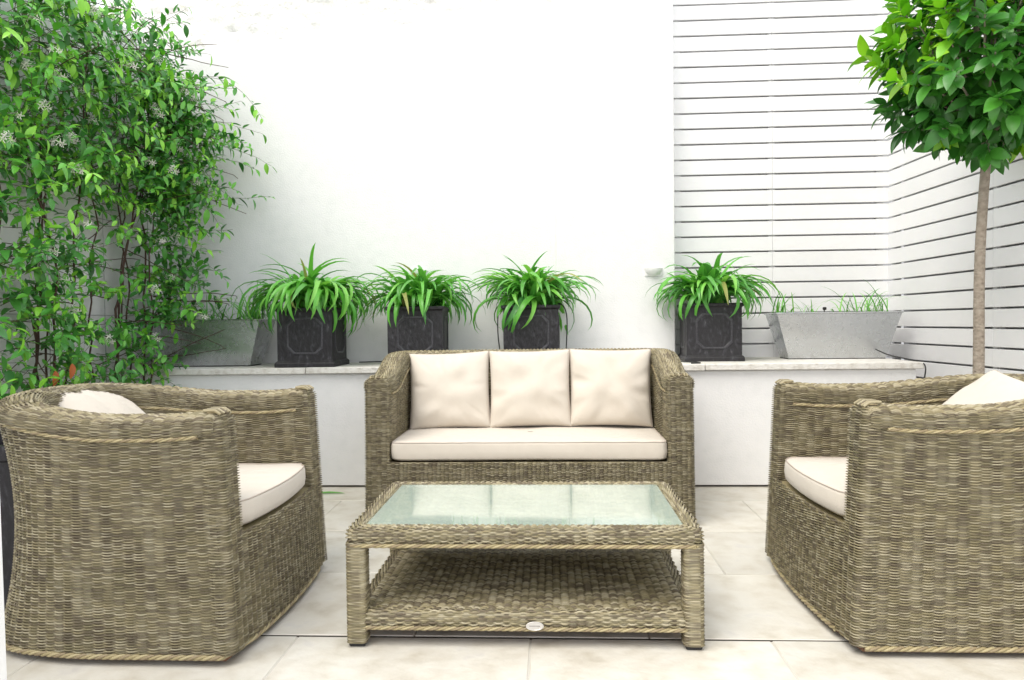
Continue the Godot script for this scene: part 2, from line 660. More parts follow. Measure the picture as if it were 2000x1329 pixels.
		return Vector3(p.x + n.x * off, y + rise * 0.047 * sc, p.y + n.y * off)
	nc = int(L / colw)
	put(weave(Pr, nc, int(0.235 / rowp), 13, 0.0030, 0.0048, L, false), "arm_rail", M.wicker, root)
	# cords under the rail, outside and inside, and at the foot
	for side in 3:
		var src := ol if side != 1 else il
		var pp := PackedVector3Array()
		var nn := PackedVector3Array()
		for k in 121:
			var a := k / 120.0
			var p := at_plan(src, a)
			var n := nrm_plan(src, a)
			if side == 0:
				if p.y > hd - 0.055:
					continue
				var v: Vector3 = Po.call(a, 1.0)
				pp.append(v + Vector3(n.x, -0.004, n.y) * 0.006 + Vector3(0, -0.004, 0))
				nn.append(Vector3(n.x, 0, n.y))
			elif side == 1:
				var v: Vector3 = Pi_.call(a, 0.965)
				pp.append(v - Vector3(n.x, 0, n.y) * 0.005 + Vector3(0, -0.022, 0))
				nn.append(Vector3(-n.x, 0, -n.y))
			else:
				var v: Vector3 = Po.call(a, 0.0)
				pp.append(v + Vector3(n.x, 0, n.y) * 0.003)
				nn.append(Vector3(n.x, 0, n.y))
		if side == 2:
			for k in range(1, 30):
				var v: Vector3 = Pf.call(1.0 - k / 30.0, 0.0)
				pp.append(v)
				nn.append(Vector3(0, 0, 1))
		put(braid(pp, nn, 0.0062 if side == 2 else 0.0048, 0.05), "edge_cord" if side == 2 else "rail_cord", M.wicker, root)
	# the timber base it stands on
	var bm := MB.new()
	var outline := []
	for k in 80:
		var a := k / 79.0
		var v: Vector3 = Po.call(a, 0.0)
		var n := nrm_plan(ol, a)
		outline.append(v - Vector3(n.x, 0, n.y) * 0.012)
	for k in range(1, 12):
		outline.append(Pf.call(1.0 - k / 12.0, 0.0) - Vector3(0, 0, 0.012))
	var lo := PackedVector3Array()
	for j in 2:
		for v in outline:
			lo.append(Vector3(v.x, 0.012 if j == 0 else 0.034, v.z))
	bm.grid(lo, outline.size(), 2, true)
	var bot := PackedVector3Array([Vector3(0, 0.012, 0)])
	var bt := PackedInt32Array()
	for v in outline:
		bot.append(Vector3(v.x, 0.012, v.z))
	for k in range(1, bot.size()):
		bt.append_array(PackedInt32Array([0, k, 1 + k % (bot.size() - 1)]))
	bm.patch(bot, bt)
	put(bm.mesh(), "base_frame", M.wood, root)
	for sx in [-1, 1]:
		for sz in [-1, 1]:
			var ft := MB.new()
			ft.box(Vector3(0.05, 0.014, 0.05), 0.003)
			put(ft.mesh(), "foot", M.rubber, root, Vector3(sx * (hw - 0.12), 0.007, sz * (hd - 0.14)))

# ---------------------------------------------------------------- upholstery
# a flat seat cushion on an outline, with a welted top and bottom edge
func seat_cushion(root: Node3D, outline: PackedVector2Array, y: float, t: float, seed_: int, crown: float) -> void:
	var ol := even(outline, 120)
	var c := Vector2.ZERO
	for p in ol:
		c += p
	c /= ol.size()
	var prof := [[0.30, 0.0], [0.80, 0.0], [0.955, 0.003], [0.992, 0.014], [1.004, t * 0.5], [0.997, t - 0.012], [0.985, t - 0.002], [0.93, t + crown * 0.22], [0.78, t + crown * 0.62], [0.55, t + crown * 0.9], [0.3, t + crown], [0.02, t + crown]]
	var g := PackedVector3Array()
	var nu := ol.size() - 1
	for r in prof:
		for i in nu:
			var p := ol[i]
			var d := p - c
			var s: float = r[0]
			# keep the edge profile even all round: inset by metres near the rim
			var q: Vector2 = c + d * s if s < 0.9 else p - d.normalized() * (1.0 - s) * 0.35
			var w := fbm.get_noise_3d(q.x * 240 + seed_ * 50, r[1] * 500, q.y * 240) * 0.0022
			var w2 := fbm.get_noise_3d(q.x * 60 + seed_ * 20, 7, q.y * 60) * 0.008
			g.append(Vector3(q.x + w, y + r[1] + (w + w2 if s < 0.98 and r[1] > t * 0.6 else w), q.y + w))
	var mb := MB.new()
	mb.grid(g, nu, prof.size(), true)
	put(mb.mesh(), "cover", M.fabric, root)
	for lv in [6]:
		var pts := PackedVector3Array()
		for i in nu:
			pts.append(g[lv * nu + i] + Vector3(0, 0.0012, 0))
		var pm := MB.new()
		pm.tube(pts, 0.0024, 0.0024, 5, Color.WHITE, true)
		put(pm.mesh(), "piping", M.piping, root)

func pillow_mesh(w: float, h: float, t: float, seed_: int) -> ArrayMesh:
	var n := 44
	var mb := MB.new()
	for side in [1, -1]:
		var g := PackedVector3Array()
		for j in n + 1:
			for i in n + 1:
				var u := (i * 2.0 / n - 1.0)
				var v := (j * 2.0 / n - 1.0)
				u = sin(u * PI / 2) * 0.4 + u * 0.6
				v = sin(v * PI / 2) * 0.4 + v * 0.6
				var eu := 1.0 - pow(absf(u), 2.6)
				var ev := 1.0 - pow(absf(v), 2.6)
				var z := t * 0.5 * pow(maxf(0, eu * ev), 0.42)
				var x := u * w * 0.5 * (1.0 - 0.045 * (1.0 - v * v))
				var y := v * h * 0.5 * (1.0 - 0.045 * (1.0 - u * u))
				# creases gathering towards seams and corners
				var edge := smoothstep(0.35, 0.95, maxf(absf(u), absf(v))) * pow(maxf(0, eu * ev), 0.4)
				var ang := atan2(v, u)
				var cr := smooth1.get_noise_3d(ang * 40 + seed_ * 31, sqrt(u * u + v * v) * 9, side * 20 + seed_ * 7)
				z -= maxf(0.0, cr - 0.05) * edge * (0.028 if t > 0.15 else 0.012)
				var soft := smooth1.get_noise_3d(u * 26 + seed_ * 13, v * 26, side * 9 + seed_ * 3)
				z += soft * (0.016 if t > 0.15 else 0.006) * pow(maxf(0, eu * ev), 0.5)
				y -= 0.010 * (1.0 - v * v) * (1.0 if side > 0 else 0.4)
				g.append(Vector3(x, y, z * side))
		mb.grid(g, n + 1, n + 1)
	return mb.mesh()

func pillow(called: String, at: Vector3, bas: Basis, w: float, h: float, t: float, seed_: int) -> Node3D:
	var o := base(called, at)
	o.basis = bas
	put(pillow_mesh(w, h, t, seed_), "cover", M.fabric, o)
	var pts := PackedVector3Array()
	for k in 80:
		var s := k / 20
		var q := (k % 20) / 20.0 * 2 - 1
		var e := 1.0 - 0.045 * (1.0 - q * q)
		var uv: Vector2 = [Vector2(q, -e), Vector2(e, q), Vector2(-q, e), Vector2(-e, -q)][s]
		pts.append(Vector3(uv.x * w * 0.5, uv.y * h * 0.5, 0))
	var mb := MB.new()
	mb.tube(pts, 0.0022, 0.0022, 5, Color.WHITE, true)
	put(mb.mesh(), "seam", M.piping, o)
	return o

# ---------------------------------------------------------------- coffee table
func ring_plan(hx: float, hz: float, r: float) -> PackedVector2Array:
	var pl := PackedVector2Array()
	for q in 4:
		var cx: float = [hx - r, hx - r, -hx + r, -hx + r][q]
		var cz: float = [hz - r, -hz + r, -hz + r, hz - r][q]
		for k in 6:
			var g := PI / 2 - PI / 2 * (q + k / 5.0)
			pl.append(Vector2(cx + r * cos(g), cz + r * sin(g)))
	pl.append(pl[0])
	# begin in the middle of the rear rail so that the seam is out of the way
	return pl

func prof_at(pr: Array, b: float) -> Vector2:
	var d := [0.0]
	for k in pr.size() - 1:
		d.append(d[k] + (pr[k] as Vector2).distance_to(pr[k + 1]))
	var t: float = b * d[-1]
	for k in pr.size() - 1:
		if t <= d[k + 1] or k == pr.size() - 2:
			return (pr[k] as Vector2).lerp(pr[k + 1], clampf((t - d[k]) / maxf(d[k + 1] - d[k], 1e-6), 0, 1))
	return pr[-1]

func ring_weave(hx: float, hz: float, r: float, prof: Array, colw: float, rows: int, nb: int, amp: float, thick: float) -> ArrayMesh:
	var raw := ring_plan(hx, hz, r)
	var L := plan_len(raw)
	var pl := even(raw, 400)
	var nc := int(L / colw / 2) * 2
	var P := func(a: float, b: float) -> Vector3:
		var q := prof_at(prof, b)
		var p := at_plan(pl, a)
		# inset along both axes keeps the corner mitred
		var sx := clampf((absf(p.x)) / hx, 0, 1)
		var sz := clampf((absf(p.y)) / hz, 0, 1)
		return Vector3(p.x * (1.0 - q.x / hx), q.y, p.y * (1.0 - q.x / hz)) + Vector3.ZERO * (sx + sz)
	return weave(P, nc, rows, nb, amp, thick, L, false)

func make_table() -> void:
	var o := base("coffee_table", Vector3(-0.092, 0, -2.592))
	tag(o, "low woven wicker coffee table with inset glass top and lower shelf", "coffee table")
	var hx := 0.552
	var hz := 0.343
	var top := 0.372
	put(ring_weave(hx, hz, 0.03, [Vector2(0.03, 0.322), Vector2(0.006, 0.323), Vector2(0.001, 0.330), Vector2(0.0, 0.345), Vector2(0.002, 0.362), Vector2(0.010, 0.370), Vector2(0.03, 0.373), Vector2(0.047, 0.371), Vector2(0.053, 0.364), Vector2(0.053, 0.357)], 0.0215, 24, 12, 0.0028, 0.0046), "top_frame", M.wicker, o)
	var Pt := func(a: float, b: float) -> Vector3: return Vector3(lerpf(-hx + .05, hx - .05, a), 0.359, lerpf(hz - .05, -hz + .05, b))
	put(weave(Pt, 44, 96, 3, 0.0026, 0.004, 1.0, false), "top_weave", M.wicker, o)
	var gl := MB.new()
	gl.box(Vector3(2 * (hx - 0.055), 0.006, 2 * (hz - 0.055)), 0.0012)
	put(gl.mesh(), "glass_top", M.glass, o, Vector3(0, 0.3675, 0))
	# rails round the shelf, the shelf and legs
	put(ring_weave(hx - 0.008, hz - 0.008, 0.02, [Vector2(0.03, 0.061), Vector2(0.004, 0.062), Vector2(0.0, 0.07), Vector2(0.0, 0.092), Vector2(0.004, 0.106), Vector2(0.014, 0.113), Vector2(0.04, 0.114)], 0.0255, 17, 9, 0.0028, 0.0046), "shelf_frame", M.wicker, o)
	var Ps := func(a: float, b: float) -> Vector3: return Vector3(lerpf(-hx + .045, hx - .045, a), 0.112, lerpf(hz - .045, -hz + .045, b))
	put(weave(Ps, 39, 84, 3, 0.0026, 0.0046, 1.0, false), "shelf_weave", M.wicker, o)
	var under := MB.new()
	under.box(Vector3(2 * hx - 0.07, 0.02, 2 * hz - 0.07), 0.002)
	put(under.mesh(), "shelf_board", M.wood, o, Vector3(0, 0.060, 0))
	var lg := ring_weave(0.031, 0.031, 0.013, [Vector2(0, 0.012), Vector2(0, 0.12), Vector2(0, 0.23), Vector2(0, 0.326)], 0.024, 62, 6, 0.0007, 0.0042)
	var ft := MB.new()
	ft.box(Vector3(0.05, 0.014, 0.05), 0.004)
	var ftm := ft.mesh()
	for s in [[-1, 1], [1, 1], [-1, -1], [1, -1]]:
		var l := put(lg, "leg", M.wicker, o, Vector3(s[0] * (hx - 0.033), 0, s[1] * (hz - 0.033)), Basis(Vector3.UP, 0.0 if s[0] > 0 else PI))
		put(ftm, "foot", M.rubber, l, Vector3(0, 0.007, 0))
	for lv in [0.318, 0.060]:
		var pp := PackedVector3Array()
		var nn := PackedVector3Array()
		var pl := even(ring_plan(hx - (0.003 if lv > 0.2 else 0.01), hz - (0.003 if lv > 0.2 else 0.01), 0.025), 120)
		for k in 121:
			pp.append(Vector3(pl[k].x, lv, pl[k].y))
			var n := nrm_plan(pl, k / 120.0)
			nn.append(Vector3(n.x, 0, n.y))
		put(braid(pp, nn, 0.0052, 0.045), "edge_cord", M.wicker, o)
	# maker's plate
	var bd := base_part("badge", o, Vector3(0.035, 0.074, hz + 0.0005))
	var pm := MB.new()
	var rim := PackedVector3Array()
	var disc := PackedVector3Array([Vector3(0, 0, 0.0022)])
	for k in 32:
		var g := TAU * k / 32
		disc.append(Vector3(cos(g) * 0.0265, sin(g) * 0.0128, 0.0018))
		rim.append(Vector3(cos(g) * 0.0262, sin(g) * 0.0126, 0.0014))
	var dt := PackedInt32Array()
	for k in 32:
		dt.append_array(PackedInt32Array([0, 1 + (k + 1) % 32, 1 + k]))
	pm.patch(disc, dt)
	pm.tube(rim, 0.0016, 0.0016, 5, Color.WHITE, true)
	put(pm.mesh(), "plate", M.badge, bd)
	var bl := MB.new()
	for k in 9:
		bl.box(Vector3(0.0026, 0.0026, 0.0006), 0.0001, Vector3(-0.0148 + k * 0.0037, 0.0004, 0.0026))
	put(bl.mesh(), "print", M.badge_print, bd)

func base_part(called: String, parent: Node3D, at: Vector3) -> Node3D:
	var o := Node3D.new()
	o.name = called
	parent.add_child(o, true)
	o.position = at
	return o

# ---------------------------------------------------------------- planters
func frustum(mb: MB, rows: Array) -> void:
	# square rings [half width x, half width z, y], each face a patch
	for q in 4:
		var g := PackedVector3Array()
		for r in rows:
			for e in 2:
				var k := (q + e) % 4
				g.append(Vector3(r[0] * [1, -1, -1, 1][k], r[2], r[1] * [1, 1, -1, -1][k]))
		for j in rows.size() - 1:
			mb.quad(g[j * 2], g[j * 2 + 2], g[j * 2 + 3], g[j * 2 + 1])

func make_planter(at: Vector3, turn: float, label: String) -> Node3D:
	var o := base("square_planter", at, turn)
	tag(o, label, "planter", "square dark planters on the ledge")
	var w := 0.172
	var mb := MB.new()
	frustum(mb, [[w - 0.02, w - 0.02, 0.03], [w, w, 0.03], [w, w, 0.355], [w - 0.016, w - 0.016, 0.355], [w - 0.018, w - 0.018, 0.32]])
	put(mb.mesh(), "body", M.lead, o)
	mb = MB.new()
	frustum(mb, [[w - 0.01, w - 0.01, 0.0], [w + 0.013, w + 0.013, 0.0], [w + 0.015, w + 0.015, 0.004], [w + 0.015, w + 0.015, 0.022], [w + 0.011, w + 0.011, 0.03], [w + 0.002, w + 0.002, 0.038], [w - 0.002, w - 0.002, 0.044]])
	put(mb.mesh(), "plinth", M.lead, o)
	mb = MB.new()
	frustum(mb, [[w - 0.003, w - 0.003, 0.336], [w + 0.004, w + 0.004, 0.346], [w + 0.013, w + 0.013, 0.352], [w + 0.014, w + 0.014, 0.366], [w + 0.010, w + 0.010, 0.370], [w - 0.016, w - 0.016, 0.370], [w - 0.02, w - 0.02, 0.335]])
	put(mb.mesh(), "rim", M.lead, o)
	# raised moulding with canted corners on each face
	for f in 4:
		var b := Basis(Vector3.UP, PI / 2 * f)
		var fr := MB.new()
		var rings := [[0.115, 0.0], [0.112, 0.006], [0.104, 0.007], [0.100, 0.0]]
		var g := PackedVector3Array()
		for r in rings:
			for k in 8:
				var s: float = r[0]
				var cx: float = 0.040
				var p: Vector2 = [Vector2(s, s - cx), Vector2(s - cx, s), Vector2(-s + cx, s), Vector2(-s, s - cx), Vector2(-s, -s + cx), Vector2(-s + cx, -s), Vector2(s - cx, -s), Vector2(s, -s + cx)][k]
				g.append(b * Vector3(p.x, 0.193 + p.y, w + r[1] - 0.0005))
		fr.grid(g, 8, 4, true)
		put(fr.mesh(), "panel_moulding", M.lead_edge, o)
	mb = MB.new()
	var sg := PackedVector3Array()
	for j in 13:
		for i in 13:
			var x := lerpf(-w + 0.017, w - 0.017, i / 12.0)
			var z := lerpf(-w + 0.017, w - 0.017, j / 12.0)
			sg.append(Vector3(x, 0.335 + fbm.get_noise_2d(x * 700 + at.x * 90, z * 700) * 0.015, z))
	mb.grid(sg, 13, 13)
	put(mb.mesh(), "soil", M.soil, o)
	return o

# a strap leaf that rises and arches over: elev in radians, curl in radians over its length
func strap_mesh(L: float, w: float, elev: float, curl: float, twist: float, power := 1.6) -> ArrayMesh:
	var mb := MB.new()
	var seg := 11
	var g := PackedVector3Array()
	var p := Vector2.ZERO
	var z := 0.0
	for k in seg + 1:
		var t := float(k) / seg
		var th := elev - curl * pow(t, power)
		if k > 0:
			p += Vector2(cos(th), sin(th)) * L / seg
		z = twist * L * t * t
		var hw := w * 0.5 * (0.75 + 0.5 * sin(PI * minf(t * 1.3, 0.9))) * (1.0 - pow(t, 7.0)) + 0.0004
		var nn := Vector2(-sin(th), cos(th))
		var fold := hw * 0.34
		for e in 3:
			var sd := e - 1
			var lift := fold if e != 1 else 0.0
			g.append(Vector3(p.x + nn.x * lift, p.y + nn.y * lift, z + sd * hw))
	mb.grid(g, 3, seg + 1)
	return mb.mesh()

func make_strap_plant(at: Vector3, label: String, n: int, seed_: int, spread: float, height: float) -> void:
	rng.seed = seed_
	var o := base("strap_leaf_plant", at)
	tag(o, label, "plant", "strap leaved plants in square planters")
	var var_meshes := []
	for k in 22:
		var f := k / 21.0
		var L := lerpf(0.28, 0.46, rng.randf()) * height
		var el := lerpf(1.50, 1.0, f) + rng.randf_range(-0.1, 0.1)
		var cu := lerpf(1.15, 3.05, pow(f, 0.7)) * rng.randf_range(0.75, 1.15) * spread
		var_meshes.append(strap_mesh(L * (1.0 + 0.36 * f + 0.2 * maxf(0.0, 0.35 - f)), rng.randf_range(0.024, 0.037), el, cu, rng.randf_range(-0.25, 0.25), rng.randf_range(1.3, 2.3)))
	for k in n:
		var f := pow(rng.randf(), 0.75)
		var me: ArrayMesh = var_meshes[clampi(int(f * 22), 0, 21)]
		var a := TAU * (k * 0.381966) + rng.randf_range(-0.3, 0.3)
		# crowns of leaves stand in small fans across the pot
		var cr := Vector2(rng.randf_range(-1, 1), rng.randf_range(-1, 1)) * 0.085
		var b := Basis(Vector3.UP, a) * Basis(Vector3(1, 0, 0), rng.randf_range(-0.25, 0.25))
		b = b.scaled_local(Vector3.ONE * rng.randf_range(0.85, 1.12))
		var mi := rng.randi() % 10
		put(me, "leaf", M.strap_old if rng.randf() < 0.012 else M.strap[0 if mi < 4 else 1 if mi < 7 else 2 if mi < 9 else 3], o, Vector3(cr.x, -0.01, cr.y), b)
	# the pale fleshy bases
	var mb := MB.new()
	for k in 16:
		var cr := Vector2(rng.randf_range(-1, 1), rng.randf_range(-1, 1)) * 0.09
		var d := Vector3(rng.randf_range(-.03, .03), 0.09, rng.randf_range(-.03, .03))
		mb.tube(PackedVector3Array([Vector3(cr.x, -0.02, cr.y), Vector3(cr.x, -0.02, cr.y) + d * 0.6, Vector3(cr.x, -0.02, cr.y) + d * 1.2]), 0.014, 0.007, 6)
	put(mb.mesh(), "leaf_bases", leaf_mat([0.24, 0.27, 0.09], 0.6), o)

func make_trough(at: Vector3, turn: float, label: String, hw: float) -> void:
	var o := base("zinc_trough", at, turn)
	tag(o, label, "trough", "zinc troughs on the ledge")
	var mb := MB.new()
	var h := 0.30
	# outside with slightly dished sheet faces, then folded rim, then inside
	var rows := []
	for k in 7:
		var t := k / 6.0
		rows.append([lerpf(hw - 0.085, hw, t), lerpf(0.105, 0.15, t), 0.006 + t * (h - 0.006)])
	for q in 4:
		var nx := 13
		var g := PackedVector3Array()
		for r in rows:
			for i in nx:
				var u := i * 2.0 / (nx - 1) - 1.0
				var dish := 0.004 * (1.0 - u * u) * sin(PI * (r[2] / h))
				dish += fbm.get_noise_3d(u * 22 + q * 60, r[2] * 130, at.x * 40) * 0.0022 * (1.0 - u * u)
				var sx: float = r[0]
				var sz: float = r[1]
				g.append([Vector3(u * sx, r[2], sz + dish), Vector3(sx + dish, r[2], -u * sz), Vector3(-u * sx, r[2], -sz - dish), Vector3(-sx - dish, r[2], u * sz)][q])
		mb.grid(g, nx, rows.size())
	put(mb.mesh(), "body", M.zinc, o)
	mb = MB.new()
	frustum(mb, [[hw - 0.004, 0.146, h - 0.008], [hw + 0.005, 0.155, h - 0.005], [hw + 0.007, 0.157, h + 0.001], [hw + 0.003, 0.153, h + 0.005], [hw - 0.004, 0.146, h + 0.002], [hw - 0.02, 0.135, h - 0.06]])
	put(mb.mesh(), "rim", M.zinc, o)
	mb = MB.new()
	mb.box(Vector3(2 * hw - 0.17, 0.006, 0.21), 0.002)
	put(mb.mesh(), "bottom", M.rubber, o, Vector3(0, 0.003, 0))
	mb = MB.new()
	var sg := PackedVector3Array()
	for j in 7:
		for i in 25:
			var x := lerpf(-hw + 0.008, hw - 0.008, i / 24.0)
			var z := lerpf(-0.14, 0.14, j / 6.0)
			sg.append(Vector3(x, h - 0.016 + fbm.get_noise_2d(x * 500 + at.x * 70, z * 500) * 0.02, z))
	mb.grid(sg, 25, 7)
	put(mb.mesh(), "soil", M.soil, o)

func make_trough_grass(at: Vector3, label: String, tufts: Array, seed_: int) -> void:
	rng.seed = seed_
	var o := base("grassy_plant", at)
	tag(o, label, "plant", "thin plants growing in the troughs")
	var ms := []
	for k in 14:
		ms.append(strap_mesh(rng.randf_range(0.10, 0.24), rng.randf_range(0.004, 0.008), rng.randf_range(0.9, 1.5), rng.randf_range(0.1, 2.6), rng.randf_range(-0.3, 0.3)))
	for t in tufts:
		for k in t[1]:
			var b := Basis(Vector3.UP, rng.randf() * TAU).scaled_local(Vector3.ONE * rng.randf_range(0.6, 1.1) * t[2])
			put(ms[rng.randi() % 14], "blade", M.strap[rng.randi() % 3], o, Vector3(t[0] + rng.randf_range(-t[3], t[3]), 0, rng.randf_range(-0.09, 0.11)), b)

# ---------------------------------------------------------------- leaves for the jasmine and the tree
func leaf_mb(L: float, w: float, droop: float, cup: float, wave := 0.0) -> MB:
	var mb := MB.new()
	var g := PackedVector3Array()
	for k in 7:
		var t := k / 6.0
		var hw := w * 0.5 * pow(maxf(0.0, sin(PI * pow(t, 0.86))), 0.8)
		if k == 6:
			hw = 0.0003
		if k == 0:
			hw = 0.001
		var y := -droop * L * t * t
		for e in 3:
			g.append(Vector3((e - 1) * hw, y + (absf(e - 1.0)) * hw * cup + wave * sin(t * 9.0 + e) * hw, t * L))
	mb.grid(g, 3, 7)
	return mb

func basis_to(dir: Vector3, up: Vector3) -> Basis:
	var z := dir.normalized()
	var x := up.cross(z)
	if x.length() < 0.05:
		x = Vector3(1, 0, 0.2).cross(z)
	x = x.normalized()
	return Basis(x, z.cross(x), z)

# places the nearest 300 leaves as parts of their own, the rest as one mass
func place_leaves(o: Node3D, leaves: Array, kinds: Array, mats: Array, eye: Vector3) -> void:
	var meshes := []
	for k in kinds:
		meshes.append(k.mesh())
	leaves.sort_custom(func(a, b): return a[3] > b[3])
	var mass := MB.new()
	for k in leaves.size():
		var l: Array = leaves[k]
		var x: Transform3D = l[0]
		if k < 300:
			put(meshes[l[1]], "leaf", mats[l[2]], o, x.origin, x.basis)
		else:
			var cc: Color = mats[l[2]].albedo_color.srgb_to_linear()
			mass.join(kinds[l[1]], x, cc, true)
	var mm := put(mass.mesh(), "foliage", M.leafmass, o)
	mm.set_meta("kind", "stuff")

func make_jasmine() -> void:
	rng.seed = 77
	var o := base("jasmine_vine", Vector3(-2.6, 0, -4.0))
	tag(o, "white flowering jasmine vine climbing the left courtyard wall behind an armchair", "vine")
	var org := o.position
	var stems := MB.new()
	var starts := []
	for k in 17:
		var z := lerpf(-4.42, -3.0, (k + rng.randf() * 0.6) / 17.0)
		if k < 6:
			z = rng.randf_range(-4.42, -4.15)
		var x := rng.randf_range(-2.66, -2.50)
		var pts := PackedVector3Array()
		var top := rng.randf_range(2.2, 3.1)
		var steps := 22
		for s in steps + 1:
			var t := float(s) / steps
			var y := 0.0 + t * top
			x = clampf(x + rng.randf_range(-0.025, 0.028), -2.67, -2.42)
			z += rng.randf_range(-0.035, 0.035) - (0.012 if k < 6 else 0.0)
			z = maxf(z, -4.93) if y > 1.1 else maxf(z, -4.42)
			pts.append(Vector3(x, y, z) - org)
			if y > 0.6:
				starts.append(Vector3(x, y, z))
		stems.tube(pts, rng.randf_range(0.006, 0.012), 0.003, 5)
	# long runners along the wires and out over the back wall
	for k in 70:
		var p := Vector3(rng.randf_range(-2.67, -2.5), rng.randf_range(0.7, 2.9), rng.randf_range(-4.8, -3.2))
		var d := Vector3(rng.randf_range(-0.03, 0.25), rng.randf_range(-0.18, 0.22), rng.randf_range(-1, 1)).normalized()
		if p.z < -4.3:
			d = Vector3(rng.randf_range(0.3, 1.0), rng.randf_range(-0.15, 0.2), rng.randf_range(-0.2, 0.2)).normalized()
		var pts := PackedVector3Array()
		for s in 12:
			pts.append(p - org)
			if s % 3 == 1:
				starts.append(p)
			d = (d + Vector3(rng.randf_range(-.2, .2), rng.randf_range(-.2, .16), rng.randf_range(-.2, .2)) * 0.6).normalized()
			p += d * 0.055
			p.x = clampf(p.x, -2.68, -2.05)
			p.z = maxf(p.z, -4.96)
		stems.tube(pts, 0.0035, 0.0018, 4)
	put(stems.mesh(), "stem", M.stem, o)
	var kinds := []
	for k in 6:
		kinds.append(leaf_mb([0.066, 0.076, 0.058, 0.070, 0.050, 0.080][k], [0.028, 0.033, 0.026, 0.031, 0.022, 0.034][k], [0.18, 0.3, 0.1, 0.4, 0.2, 0.5][k], [0.25, 0.35, 0.15, 0.3, 0.3, 0.2][k], 0.04))
	var leaves := []
	var twigs := MB.new()
	var tips := []
	for k in 1080:
		var p: Vector3
		var zone := rng.randf()
		if zone < 0.30:
			p = Vector3(rng.randf_range(-2.66, -2.45), rng.randf_range(1.0, 2.95), rng.randf_range(-4.9, -4.35))   # round the corner
		elif zone < 0.60:
			p = Vector3(rng.randf_range(-2.66, -2.40), rng.randf_range(1.75, 3.1), rng.randf_range(-4.85, -2.95))  # the heavy top
		elif zone < 0.71:
			p = Vector3(rng.randf_range(-2.66, -2.45), rng.randf_range(0.45, 1.15), rng.randf_range(-4.4, -3.0))   # low growth
		elif zone < 0.90:
			p = Vector3(rng.randf_range(-2.66, -2.45), rng.randf_range(0.95, 1.95), rng.randf_range(-4.25, -2.95))
		else:
			p = starts[rng.randi() % starts.size()]
		var high := smoothstep(1.5, 2.4, p.y)
		if p.y < 1.75 and p.y > 1.05 and p.z < -3.55 and rng.randf() < 0.5:
			continue
		var d := Vector3(rng.randf_range(0.25, 1.0), rng.randf_range(-0.35, 0.5) + 0.15 * high, rng.randf_range(-0.75, 0.75)).normalized()
		var n := int(rng.randf_range(4, 8) + 3.5 * high)
		if p.z < -4.3 and p.y > 1.0:
			d = Vector3(rng.randf_range(0.6, 1.0), rng.randf_range(-0.25, 0.35), rng.randf_range(-0.25, 0.3)).normalized()
			n += int(rng.randf_range(0, 4) * (1.0 - smoothstep(2.4, 3.0, p.y)))
		if p.y > 2.75:
			n = mini(n, 8)
		var reach := rng.randf_range(0.0, 0.45)
		var wisp := k % 11 == 0
		if wisp:
			n += 6
			reach = -0.12
		var pts := PackedVector3Array([p - org])
		var young := rng.randf() < 0.36 + 0.4 * high
		for s in n:
			d = (d + Vector3(rng.randf_range(-.25, .25), rng.randf_range(-.25, .2), rng.randf_range(-.25, .25)) * 0.7).normalized()
			p += d * rng.randf_range(0.032, 0.048)
			p.z = maxf(p.z, -4.97)
			if p.x > lerpf(-1.98, -2.42, smoothstep(2.3, 3.1, p.y)) - reach * (0.35 if p.z > -4.3 else 1.0):
				break
			p.x = maxf(p.x, -2.68)
			pts.append(p - org)
			var side := d.cross(Vector3.UP.rotated(d, rng.randf_range(-0.5, 0.5) + (PI / 2 if s % 2 else 0.0))).normalized()
			for e in [-1, 1]:
				if rng.randf() < (0.4 if wisp else 0.12):
					continue
				var ld: Vector3 = (side * e + d * rng.randf_range(0.3, 0.9) + Vector3(rng.randf_range(-.3, .3), rng.randf_range(-.55, .25), rng.randf_range(-.3, .3))).normalized()
				var up := (Vector3.UP + Vector3(rng.randf_range(0, .9), 0, rng.randf_range(-.4, .7))).normalized()
				var b := basis_to(ld, up).scaled_local(Vector3.ONE * rng.randf_range(0.7, 1.15) * (0.8 if s > n - 3 else 1.0))
				var mi := 1
				var r := rng.randf()
				if young and s >= n - 4:
					mi = 2 if r < 0.7 else 1
				else:
					mi = 0 if r < 0.45 else 3 if r < 0.7 else 1
				var seen := 1.0 / p.distance_to(Vector3(0, 1, 0)) * (1.0 if -p.x / -p.z < 0.74 and p.y < 3.2 and p.y > 0.75 else 0.5) * (1.0 + 0.4 * (p.x + 2.68))
				leaves.append([Transform3D(b, p - org), rng.randi() % 6, mi, seen])
		if pts.size() < 2:
			continue
		twigs.tube(pts, 0.0018, 0.0009, 4)
		tips.append(p)
	put(twigs.mesh(), "twig", M.twig, o)
	place_leaves(o, leaves, kinds, M.jas, Vector3(0, 1, 0))
	# flower clusters: small white pinwheels
	var fl := MB.new()
	for f in 6:
		var c := Vector3(rng.randf_range(-.022, .022), rng.randf_range(-.018, .022), rng.randf_range(-.016, .02))
		var dirn := (c + Vector3(0, 0, 0.012)).normalized()
		var b := basis_to(dirn, Vector3.UP)
		for q in 5:
			var a := TAU * q / 5.0
			var u := b * Vector3(cos(a), sin(a), 0.1)
			var w := b * Vector3(cos(a + 0.9), sin(a + 0.9), 0.0)
			fl.patch(PackedVector3Array([c, c + u * 0.008, c + u * 0.015 + w * 0.007, c + u * 0.016 + w * 0.001, c + u * 0.007 - w * 0.003]), PackedInt32Array([0, 1, 2, 0, 2, 3, 0, 3, 4]))
	var fm := fl.mesh()
